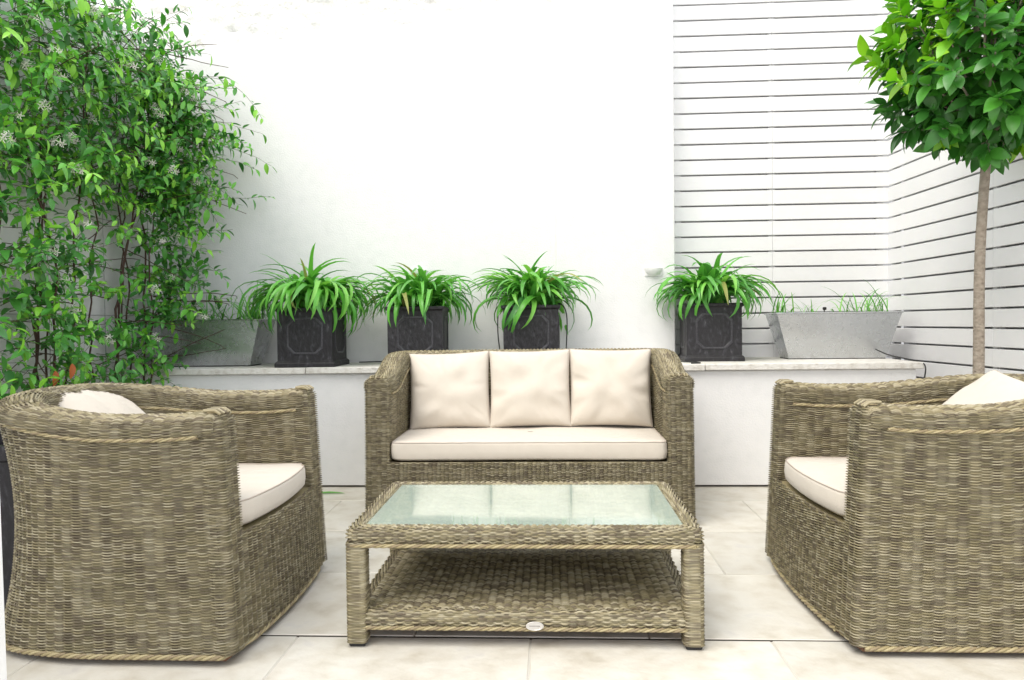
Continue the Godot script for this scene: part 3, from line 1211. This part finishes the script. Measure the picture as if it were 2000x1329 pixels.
	for k in 80:
		var p: Vector3 = tips[rng.randi() % tips.size()]
		if p.y < 0.8:
			continue
		put(fm, "flower_cluster", M.petal, o, p - org + Vector3(0.012, 0, 0.01), Basis(Vector3.UP, rng.randf_range(0.2, 1.2)) * Basis(Vector3.RIGHT, rng.randf_range(-.5, .4)))
	for q in [[-2.36, 0.80, -3.42], [-2.33, 0.83, -3.50]]:
		put(kinds[1].mesh(), "dead_leaf", M.dead, o, Vector3(q[0], q[1], q[2]) - org, basis_to(Vector3(0.3, -0.9, 0.4), Vector3(1, 0.3, 0.4)))

func make_tree() -> void:
	rng.seed = 5
	var o := base("standard_tree", Vector3(1.985, 0, -3.62))
	tag(o, "clipped lollipop tree with slim bare trunk and round glossy green crown", "tree")
	var tp := PackedVector3Array()
	for k in 15:
		var t := k / 14.0
		tp.append(Vector3(0.018 + 0.055 * t + 0.006 * sin(t * 7), 0.30 + 1.52 * t, 0.006 * cos(t * 5)))
	var mb := MB.new()
	mb.tube(tp, 0.027, 0.021, 12)
	put(mb.mesh(), "trunk", M.bark, o)
	var limbs := MB.new()
	var c := Vector3(0.035, 2.215, 0.0)
	var kinds := []
	for k in 6:
		kinds.append(leaf_mb([0.096, 0.108, 0.086, 0.102, 0.078, 0.112][k], [0.050, 0.056, 0.046, 0.054, 0.041, 0.053][k], [0.12, 0.25, 0.05, 0.32, 0.15, 0.4][k], [0.22, 0.3, 0.15, 0.28, 0.35, 0.18][k], 0.05))
	var leaves := []
	var root := Vector3(0.06, 1.80, 0)
	var nsh := 190
	for k in nsh:
		var y := 1.0 - 2.0 * (k + 0.5) / nsh
		var a := k * 2.39996
		var d := Vector3(cos(a) * sqrt(1 - y * y), y, sin(a) * sqrt(1 - y * y))
		var R := 0.46 * rng.randf_range(0.62, 1.03)
		var tip := c + Vector3(d.x * R * 1.02, d.y * R * 1.1, d.z * R)
		if tip.x > 0.40:
			tip.x = 0.40
		var mid := root.lerp(tip, 0.5) + Vector3(0, 0.06, 0)
		if k % 2 == 0:
			limbs.tube(PackedVector3Array([root + Vector3(0, rng.randf_range(0, .1), 0), mid, tip]), 0.009, 0.003, 5)
		var ax := (tip - mid).normalized().lerp(d, 0.6).lerp(Vector3.UP, 0.15).normalized()
		var young := rng.randf() < (0.05 + 0.8 * smoothstep(-0.1, 0.45, d.y) + 0.4 * smoothstep(0.35, 0.9, -d.x) * smoothstep(-0.6, 0.0, d.y))
		var nl := rng.randi_range(10, 14)
		for s in nl:
			var th := s * 2.39996 + rng.randf() * 0.5
			var f := float(s) / nl
			var side := ax.cross(Vector3(0.3, 0.2, 0.9)).normalized().rotated(ax, th)
			var ld := (side * lerpf(1.0, 0.45, f) + ax * lerpf(0.15, 0.9, f) + Vector3(0, rng.randf_range(-.35, .1), 0)).normalized()
			var p := tip + ax * lerpf(-0.10, 0.012, f)
			var b := basis_to(ld, (Vector3.UP * 0.8 + d * 0.6 + Vector3(rng.randf_range(-.4, .4), 0, rng.randf_range(-.4, .4))).normalized()).scaled_local(Vector3.ONE * rng.randf_range(0.75, 1.12))
			var mi := 0 if rng.randf() < 0.62 else 1
			if young and f > 0.35:
				mi = 2 if rng.randf() < 0.6 else 3
			leaves.append([Transform3D(b, p), rng.randi() % 6, mi, d.z * 1.0 - d.x * 0.5 + (0.3 if p.y < 2.5 else -1.0) + R])
	put(limbs.mesh(), "limb", M.bark, o)
	place_leaves(o, leaves, kinds, M.bay, Vector3(0, 1, 0))
	# its tub, behind the armchair
	var t := base("round_tub", Vector3(1.985, 0, -3.62))
	tag(t, "dark round tub holding the clipped tree behind the right armchair", "tub")
	var g := PackedVector3Array()
	var pr := [[0.12, 0.0], [0.135, 0.0], [0.17, 0.30], [0.182, 0.305], [0.182, 0.33], [0.165, 0.33], [0.16, 0.30], [0.01, 0.305]]
	for r in pr:
		for k in 28:
			var a := TAU * k / 28
			g.append(Vector3(cos(a) * r[0], r[1], sin(a) * r[0]))
	mb = MB.new()
	mb.grid(g, 28, pr.size(), true)
	put(mb.mesh(), "body", M.lead, t)

# ---------------------------------------------------------------- walls
func slab(called: String, size: Vector3, at: Vector3, m: Material, parent: Node, bevel := 0.004, bas := Basis()) -> MeshInstance3D:
	var mb := MB.new()
	mb.box(size, bevel)
	return put(mb.mesh(), called, m, parent, at, bas)

func slat_screen(o: Node3D, length: float, joints: Array, y_lo: float, y_hi: float, skip := 0.0) -> void:
	# local x runs along the screen from 0 to length, +z faces the yard
	var pitch := 0.1076
	var gap := 0.0115
	var sizes := {}
	var k := 0
	var y := 1.589 - 14 * pitch
	while y < y_hi:
		if y + pitch > y_lo:
			var lo := maxf(y + gap * 0.5, y_lo)
			var hi := y + pitch - gap * 0.5
			if hi - lo > 0.02:
				for j in joints.size() - 1:
					var a: float = joints[j]
					var b: float = joints[j + 1]
					var s := Vector3(b - a - 0.0012, hi - lo, 0.02)
					var key := "%.3f %.3f" % [s.x, s.y]
					if not sizes.has(key):
						var mb := MB.new()
						mb.box(s, 0.0022)
						sizes[key] = mb.mesh()
					var dz := rng.randf_range(-0.0012, 0.0012)
					put(sizes[key], "slat", M.slats[rng.randi() % 3], o, Vector3((a + b) * 0.5, (lo + hi) * 0.5, dz), Basis(Vector3(0, 0, 1), rng.randf_range(-0.0006, 0.0006)))
		y += pitch
	# spacer clips in the gaps on each batten
	var cm := MB.new()
	cm.box(Vector3(0.035, gap - 0.0045, 0.006), 0.001)
	var cmesh := cm.mesh()
	for j in joints.size():
		var x: float = clampf(joints[j], 0.06, length - 0.05)
		y = 1.589 - 14 * pitch
		while y < y_hi:
			if y > y_lo + 0.02:
				put(cmesh, "spacer_clip", M.clip, o, Vector3(x, y, -0.004))
			y += pitch
	slab("backing_wall", Vector3(length + 0.03, y_hi - y_lo + 0.1, 0.05), Vector3(length * 0.5, (y_lo + y_hi) * 0.5, -0.135), M.render, o, 0.002)
	for j in joints.size():
		slab("batten", Vector3(0.045, y_hi - y_lo, 0.03), Vector3(clampf(joints[j], 0.06, length - 0.05), (y_lo + y_hi) * 0.5, -0.029), M.render, o, 0.002)

func make_walls() -> void:
	# ground beyond the paving
	var gm := MB.new()
	gm.quad(Vector3(-60, -0.06, -60), Vector3(60, -0.06, -60), Vector3(60, -0.06, 60), Vector3(-60, -0.06, 60))
	tag(put(gm.mesh(), "ground", M.grout, self), "", "", "", "structure")
	# paving
	var pv := base("paving", Vector3.ZERO)
	tag(pv, "cream limestone paving slabs laid in staggered rows", "", "", "structure")
	rng.seed = 21
	slab("grout_bed", Vector3(5.6, 0.03, 7.6), Vector3(-0.1, -0.0185, -1.2), M.grout, pv, 0.001)
	slab("expansion_joint", Vector3(5.6, 0.01, 0.017), Vector3(-0.1, -0.0078, -2.339), M.soil_and_shade_gap, pv, 0.001)
	var tm := MB.new()
	tm.box(Vector3(0.745, 0.03, 0.599), 0.0025)
	var tmesh := tm.mesh()
	for r in range(-6, 4):
		var z := -2.335 - 0.605 * (r + 0.5)
		for c in range(-4, 5):
			var x := -0.072 + 0.75 * (c + 0.5) + (0.375 if posmod(r, 2) == 0 else 0.0)
			if absf(x) > 2.9:
				continue
			var zz := z - (0.006 if r >= 0 else -0.001)
			put(tmesh, "paving_slab", M.tiles[rng.randi() % 4], pv, Vector3(x, -0.015 + rng.randf_range(-0.0008, 0.0008), zz), Basis(Vector3.UP, rng.randf_range(-.001, .001)))
	# main rendered wall at the back, its top rising to the right
	var bw := base("back_wall", Vector3(0, 0, -5.08))
	tag(bw, "white rendered back wall behind the planters", "wall")
	var nx := 40
	var g := PackedVector3Array()
	for j in 4:
		for i in nx + 1:
			var x := lerpf(-2.95, 0.10, float(i) / nx)
			var top := 2.915 + (x + 2.72) * 0.078 + fbm.get_noise_2d(x * 90, 3) * 0.012
			g.append(Vector3(x, [0.5, top - 0.006, top, top][j], [0.0, 0.0, -0.006, -0.05][j]))
	var mb := MB.new()
	mb.grid(g, nx + 1, 4)
	put(mb.mesh(), "render_face", M.render, bw)
	slab("wall_core", Vector3(3.3, 2.4, 0.2), Vector3(-1.5, 1.6, -0.13), M.render, bw)
	# projecting pier
	var pier := slab("wall_pier", Vector3(0.80, 3.9, 0.32), Vector3(0.444, 1.95 + 0.5, -5.058 - 0.16), M.render, self, 0.006)
	tag(pier, "white rendered wall pier between plain wall and slatted screen", "pier")
	# old whitewashed brickwork above
	var ob := base("brick_parapet", Vector3(0, 2.6, -5.115))
	tag(ob, "rough whitewashed old brickwork along the top of the back wall", "wall")
	mb = MB.new()
	g = PackedVector3Array()
	for j in 60:
		for i in 200:
			var x := lerpf(-3.1, 0.09, i / 199.0)
			var y := lerpf(0.0, 1.3, j / 59.0) + (x + 2.72) * 0.03
			var course := y / 0.078
			var wob := fbm.get_noise_2d(x * 60, floorf(course) * 30) * 0.25
			var fr := absf(fposmod(course + wob, 1.0) - 0.5) * 2.0
			var joint := smoothstep(0.72, 0.98, fr) * (0.25 + maxf(0.0, fbm.get_noise_2d(x * 70 + 40, floorf(course + 0.5) * 77)) * 2.6)
			var z := -0.02 - joint * 0.016 + fbm.get_noise_2d(x * 150, y * 200) * 0.008 + fbm.get_noise_2d(x * 35 + 9, y * 60) * 0.02
			g.append(Vector3(x, y, z))
	mb.grid(g, 200, 60)
	put(mb.mesh(), "brick_face", M.oldbrick, ob)
	slab("brick_core", Vector3(3.2, 1.25, 0.2), Vector3(-1.55, 0.62, -0.18), M.oldbrick, ob)
	# left wall
	var lw := slab("side_wall", Vector3(0.22, 3.0, 7.2), Vector3(-2.82, 1.44, -1.7), M.render, self, 0.006)
	tag(lw, "white rendered side wall carrying the jasmine", "wall")
	var tr := base("wire_trellis", Vector3(-2.69, 0, -4.0))
	tag(tr, "steel wires strung along the side wall for the jasmine", "trellis")
	for k in 9:
		mb = MB.new()
		var y := 0.5 + 0.29 * k
		mb.tube(PackedVector3Array([Vector3(0, y, -1.0), Vector3(0.004, y - 0.004, 0.2), Vector3(0, y, 1.6)]), 0.002, 0.002, 5)
		put(mb.mesh(), "wire", M.wire, tr)
	for k in 5:
		mb = MB.new()
		mb.tube(PackedVector3Array([Vector3(0.006, 0.1, -0.85 + k * 0.5), Vector3(0.006, 2.9, -0.85 + k * 0.5)]), 0.002, 0.002, 5)
		put(mb.mesh(), "wire", M.wire, tr)
	# low wall with coping
	var low := base("ledge_wall", Vector3(0, 0, -4.5))
	tag(low, "low rendered wall with pale stone coping ledge carrying the planters", "wall")
	slab("wall_face", Vector3(4.86, 0.69, 0.55), Vector3(-0.27, 0.012 + 0.345, -0.275), M.render, low, 0.004)
	slab("foot_gap_shade", Vector3(4.84, 0.02, 0.5), Vector3(-0.27, 0.008, -0.275), M.soil_and_shade_gap, low, 0.001)  # near-black strip stands in for the shade inside the groove
	var xs := [-2.71, -1.50, -0.30, 0.92, 2.19]
	for k in 4:
		var zb := -0.79 if k == 3 else -0.57
		var w: float = xs[k + 1] - xs[k]
		slab("coping_slab", Vector3(w - 0.004, 0.038, -zb + 0.035), Vector3((xs[k] + xs[k + 1]) * 0.5, 0.7235 + (k % 2) * 0.0012, (0.035 + zb) * 0.5), M.coping, low, 0.004)
	slab("rear_fill", Vector3(1.33, 0.69, 0.24), Vector3(1.495, 0.36, -0.675), M.render, low)
	# slatted screens
	rng.seed = 9
	var s1 := base("slatted_screen", Vector3(0.846, 0, -5.29))
	tag(s1, "white horizontal slatted screen on the back wall beside the pier", "screen", "white slatted screens")
	slat_screen(s1, 1.50, [0.0, 0.712, 1.50], 0.742, 3.75)
	var s2 := base("slatted_screen", Vector3(2.352, 0, -5.29))
	s2.rotation.y = -PI / 2 + 0.042
	tag(s2, "white horizontal slatted screen along the right side behind the tree", "screen", "white slatted screens")
	slat_screen(s2, 5.4, [0.0, 1.15, 2.3, 3.5, 5.4], 0.02, 3.75)
	# wall behind the screens
	var bh := slab("rear_wall", Vector3(2.2, 3.9, 0.15), Vector3(1.9, 1.95, -5.53), M.render, self)
	tag(bh, "rendered masonry wall hidden behind the back slatted screen", "wall")
	# white door post at the near left
	var dp := base("door_post", Vector3(-1.19, 0.0, -1.42))
	tag(dp, "white painted door post at the near left edge", "post")
	slab("post", Vector3(0.12, 2.1, 0.10), Vector3(0.0, 1.05, 0), M.white_paint, dp, 0.004)
	dp.rotation.z = 0.0105

func hose(label: String, pts: Array, r := 0.004) -> void:
	var cv := Curve3D.new()
	for k in pts.size():
		var p := Vector3(pts[k][0], pts[k][1], pts[k][2])
		var q := Vector3.ZERO
		if k > 0 and k < pts.size() - 1:
			q = (Vector3(pts[k + 1][0], pts[k + 1][1], pts[k + 1][2]) - Vector3(pts[k - 1][0], pts[k - 1][1], pts[k - 1][2])) * 0.18
		cv.add_point(p, -q, q)
	var out := cv.tessellate(4, 3)
	var mb := MB.new()
	mb.tube(out, r, r, 6)
	tag(put(mb.mesh(), "irrigation_hose", M.cable, self), label, "hose", "black irrigation hoses on the ledge")

func wall_light(at: Vector3, label: String) -> void:
	var o := base("wall_light", at)
	tag(o, label, "wall light", "small white wall lights")
	var g := PackedVector3Array()
	for j in 9:
		var t := j / 8.0
		for k in 25:
			var a := PI * k / 24.0
			var r := 0.06 * sin(PI / 2 * t)
			g.append(Vector3(cos(a) * r, -0.055 * cos(PI / 2 * t), sin(a) * r * 0.8))
	var mb := MB.new()
	mb.grid(g, 25, 9)
	put(mb.mesh(), "bowl", M.white_paint, o)
	slab("back_plate", Vector3(0.115, 0.05, 0.008), Vector3(0, -0.027, 0.003), M.white_paint, o, 0.002)

# ---------------------------------------------------------------- scene
func _ready() -> void:
	var cam := Camera3D.new()
	cam.name = "camera"
	cam.fov = rad_to_deg(2.0 * atan(664.5 / 1450.0))
	cam.near = 0.05
	cam.far = 200.0
	cam.position = Vector3(0, 1.0, 0)
	cam.basis = Basis(Vector3.UP, atan(75.0 / 1450.0)) * Basis(Vector3.RIGHT, -32.5 / 1450.0) * Basis(Vector3.BACK, -0.012)
	add_child(cam)
	cam.current = true
	var we := WorldEnvironment.new()
	we.name = "environment"
	var env := Environment.new()
	env.background_mode = Environment.BG_SKY
	var sm := ProceduralSkyMaterial.new()
	sm.sky_top_color = Color(0.94, 0.955, 0.985)
	sm.sky_horizon_color = Color(0.95, 0.955, 0.965)
	sm.ground_bottom_color = Color(0.5, 0.49, 0.47)
	sm.ground_horizon_color = Color(0.7, 0.7, 0.7)
	sm.sun_angle_max = 1.0
	var sky := Sky.new()
	sky.sky_material = sm
	env.sky = sky
	env.tonemap_mode = Environment.TONE_MAPPER_LINEAR
	env.tonemap_exposure = 2.25
	env.sdfgi_enabled = true
	env.ssao_enabled = true
	env.ssil_enabled = true
	we.environment = env
	add_child(we)
	var sun := DirectionalLight3D.new()
	sun.name = "sun"
	sun.light_energy = 0.45
	sun.light_angular_distance = 40.0
	sun.light_color = Color(1.0, 0.98, 0.95)
	sun.shadow_enabled = true
	sun.rotation_degrees = Vector3(-56, -38, 0)
	add_child(sun)

	fbm.noise_type = FastNoiseLite.TYPE_SIMPLEX_SMOOTH
	fbm.frequency = 0.05
	fbm.fractal_octaves = 3
	fbm.seed = 4
	smooth1.noise_type = FastNoiseLite.TYPE_SIMPLEX_SMOOTH
	smooth1.frequency = 0.05
	smooth1.fractal_octaves = 1
	n_run.noise_type = FastNoiseLite.TYPE_SIMPLEX
	n_run.frequency = 0.045
	n_run.fractal_octaves = 2
	n_run.seed = 12
	n_tone.noise_type = FastNoiseLite.TYPE_SIMPLEX
	n_tone.frequency = 0.05
	n_tone.fractal_octaves = 2
	n_tone.seed = 31
	make_materials()
	make_walls()

	# armchairs
	var arm_h := func(z: float) -> float: return 0.735 + 0.012 * smoothstep(0.2, 0.42, z) + 0.072 * pow(clampf((0.06 - z) / 0.48, 0, 1), 1.6)
	var opt := {"hw": 0.458, "hd": 0.405, "zc": 0.03, "n": 2.5, "arm": 0.118, "colw": 0.0305, "rowp": 0.0042, "seat": 0.365, "bow": 0.02, "flare": 0.055, "splay": 0.006, "H": arm_h}
	var chair := base("wicker_armchair", Vector3(-1.375, 0, -2.575), PI / 2)
	tag(chair, "curved wicker armchair on the left below the jasmine", "armchair", "matching wicker armchairs")
	make_tub(chair, opt)
	var c2 := chair.duplicate()
	c2.name = numbered("wicker_armchair")
	add_child(c2)
	c2.position = Vector3(1.325, 0, -2.685)
	c2.rotation.y = -PI / 2
	tag(c2, "curved wicker armchair on the right in front of the clipped tree", "armchair", "matching wicker armchairs")
	for s in [-1, 1]:
		var at := Vector3(-1.375, 0, -2.575) if s < 0 else Vector3(1.325, 0, -2.685)
		var o := base("seat_cushion", at, -s * PI / 2)
		tag(o, "cream seat cushion of the %s armchair" % ("left" if s < 0 else "right"), "cushion", "cream seat cushions")
		var ol := tub_plan(opt, 0.128, 0.38)
		for k in range(1, 12):
			var x := lerpf(-0.33, 0.33, k / 12.0)
			ol.append(Vector3(x, 0, 0).x * Vector2(1, 0) + Vector2(0, 0.40 + 0.035 * (1.0 - pow(x / 0.33, 2.0))))
		ol.append(ol[0])
		seat_cushion(o, ol, 0.366, 0.085, 3 + s, 0.012)
		var b := Basis(Vector3.UP, -s * PI / 2) * Basis(Vector3.RIGHT, -0.82) * Basis(Vector3.BACK, -0.16 if s > 0 else -0.08)
		var p := pillow("scatter_cushion", at + Vector3(s * (0.235 if s < 0 else 0.175), 0.638 if s < 0 else 0.65, -0.06 if s < 0 else 0.0), b, 0.43, 0.385, 0.125, 40 + s)
		tag(p, "cream square scatter cushion leaning back in the %s armchair" % ("left" if s < 0 else "right"), "cushion", "cream scatter cushions")

	# sofa
	var sofa_h := func(z: float) -> float: return 0.738 + 0.104 * smoothstep(0.26, -0.16, z)
	var so := {"hw": 0.812, "hd": 0.40, "zc": -0.14, "n": 3.2, "arm": 0.125, "colw": 0.0205, "rowp": 0.0041, "seat": 0.318, "bow": 0.0, "flare": 0.03, "splay": 0.0, "H": sofa_h}
	var sx := -0.117
	var sz := -4.045
	var sofa := base("wicker_sofa", Vector3(sx, 0, sz))
	tag(sofa, "wicker two seater sofa in front of the ledge wall", "sofa")
	make_tub(sofa, so)
	var sc := base("seat_cushion", Vector3(sx, 0, sz))
	tag(sc, "long cream seat cushion on the wicker sofa", "cushion", "cream seat cushions")
	var pl := PackedVector2Array()
	for q in 4:
		var cx: float = [0.655, 0.655, -0.655, -0.655][q]
		var cz: float = [0.385, -0.22, -0.22, 0.385][q]
		for k in 6:
			var g := PI / 2 - PI / 2 * (q + k / 5.0)
			pl.append(Vector2(cx + 0.03 * cos(g), cz + 0.03 * sin(g)))
	pl.append(pl[0])
	seat_cushion(sc, pl, 0.322, 0.092, 8, 0.010)
	for k in 3:
		var b := Basis(Vector3.UP, [0.03, -0.01, -0.02][k]) * Basis(Vector3.RIGHT, -0.24) * Basis(Vector3.BACK, [0.03, 0.015, -0.01][k])
		var p := pillow("back_cushion", Vector3(sx + [-0.452, 0.0, 0.448][k], 0.632 + [-0.004, 0.004, 0.006][k], sz - 0.105), b, 0.455, 0.435, 0.17, 50 + k)
		tag(p, "cream square back cushion, %s of three on the sofa" % ["leftmost", "middle", "rightmost"][k], "cushion", "cream back cushions on the sofa")

	make_table()

	# the ledge
	var ly := 0.7435
	var spots := [[-1.522, -4.69, 0.02], [-0.848, -4.76, 0.03], [-0.118, -4.80, -0.015], [1.045, -4.93, -0.05]]
	var nm := ["leftmost square dark planter beside the left zinc trough", "square dark planter behind the left end of the sofa", "square dark planter behind the middle of the sofa", "rightmost square dark planter in front of the slatted screen"]
	var nl := ["largest strap leaved plant in the leftmost square planter", "strap leaved plant behind the left end of the sofa", "strap leaved plant behind the middle of the sofa", "strap leaved plant in front of the slatted screen"]
	for k in 4:
		make_planter(Vector3(spots[k][0], ly, spots[k][1]), spots[k][2], nm[k])
	make_trough(Vector3(-2.245, ly, -4.80), 0.02, "zinc trough at the left end of the ledge below the jasmine", 0.385)
	make_trough(Vector3(1.86, ly, -5.02), -0.03, "zinc trough at the right end of the ledge by the slatted screens", 0.39)
	for k in 4:
		make_strap_plant(Vector3(spots[k][0], ly + 0.335, spots[k][1]), nl[k], [295, 235, 240, 285][k], [11, 26, 33, 47][k], [1.12, 0.95, 0.95, 0.95][k], [1.06, 0.92, 0.96, 0.94][k])
	make_trough_grass(Vector3(-2.215, ly + 0.29, -4.80), "sparse green plants growing in the left zinc trough", [[0.03, 34, 1.15, 0.1], [0.25, 48, 1.3, 0.09], [-0.2, 16, 1.1, 0.1]], 61)
	make_trough_grass(Vector3(1.845, ly + 0.29, -5.02), "sparse grassy plants growing in the right zinc trough", [[-0.30, 22, 1.1, 0.08], [-0.15, 14, 0.8, 0.06], [0.10, 9, 1.3, 0.06], [0.28, 40, 1.15, 0.09]], 67)
	make_jasmine()
	make_tree()

	# the dark planter behind the left armchair
	var tp := base("tall_planter", Vector3(-2.0, 0, -2.62))
	tag(tp, "tall charcoal planter half hidden behind the left armchair", "planter")
	var mb := MB.new()
	frustum(mb, [[0.12, 0.12, 0.0], [0.13, 0.13, 0.0], [0.165, 0.165, 0.54], [0.18, 0.18, 0.55], [0.18, 0.18, 0.60], [0.155, 0.155, 0.60], [0.15, 0.15, 0.55], [0.0, 0.0, 0.55]])
	put(mb.mesh(), "body", M.lead, tp)

	# hoses, emitter, lights, litter
	hose("black hose looping down the left side of the middle planter", [[-0.305, ly + 0.372, -4.72], [-0.325, ly + 0.33, -4.66], [-0.328, ly + 0.2, -4.64], [-0.318, ly + 0.08, -4.66], [-0.322, ly + 0.005, -4.72]])
	hose("black hose looping down the right side of the middle planter", [[0.05, ly + 0.378, -4.72], [0.085, ly + 0.36, -4.66], [0.105, ly + 0.28, -4.64], [0.100, ly + 0.12, -4.65], [0.095, ly + 0.005, -4.70]])
	hose("black hose lying along the ledge between the two left planters", [[-1.30, ly + 0.005, -4.98], [-1.15, ly + 0.006, -5.02], [-1.02, ly + 0.005, -4.99], [-0.9, ly + 0.005, -4.98]])
	hose("black hose at the foot of the rightmost planter", [[0.80, ly + 0.005, -4.92], [0.83, ly + 0.005, -4.70], [0.90, ly + 0.006, -4.52], [0.84, ly + 0.005, -4.49]])
	hose("black hose hanging over the right end of the ledge", [[2.06, ly + 0.10, -5.0], [2.13, ly + 0.03, -4.8], [2.18, ly + 0.006, -4.56], [2.185, ly - 0.02, -4.45], [2.18, ly - 0.12, -4.45], [2.18, ly - 0.3, -4.46]])
	var em := base("drip_emitter", Vector3(1.845 - 0.03, ly + 0.29, -5.02))
	tag(em, "small dark drip emitter on a stake in the right trough", "drip emitter")
	mb = MB.new()
	mb.tube(PackedVector3Array([Vector3(0, -0.01, 0), Vector3(0, 0.03, 0)]), 0.004, 0.004, 6)
	put(mb.mesh(), "stake", M.cable, em)
	slab("head", Vector3(0.022, 0.02, 0.018), Vector3(0.002, 0.04, 0), M.rubber, em, 0.004)
	wall_light(Vector3(-0.90, 1.375, -5.078), "small white bowl wall light behind the second plant")
	wall_light(Vector3(0.70, 1.36, -5.056), "small white bowl wall light on the pier beside the rightmost plant")
	var lf := put(strap_mesh(0.16, 0.024, 0.02, 0.05, 0.12), "fallen_leaf", M.strap[1], self, Vector3(-1.39, 0.003, -4.33), Basis(Vector3.UP, 0.12))
	tag(lf, "single green strap leaf lying on the paving beside the sofa", "leaf")
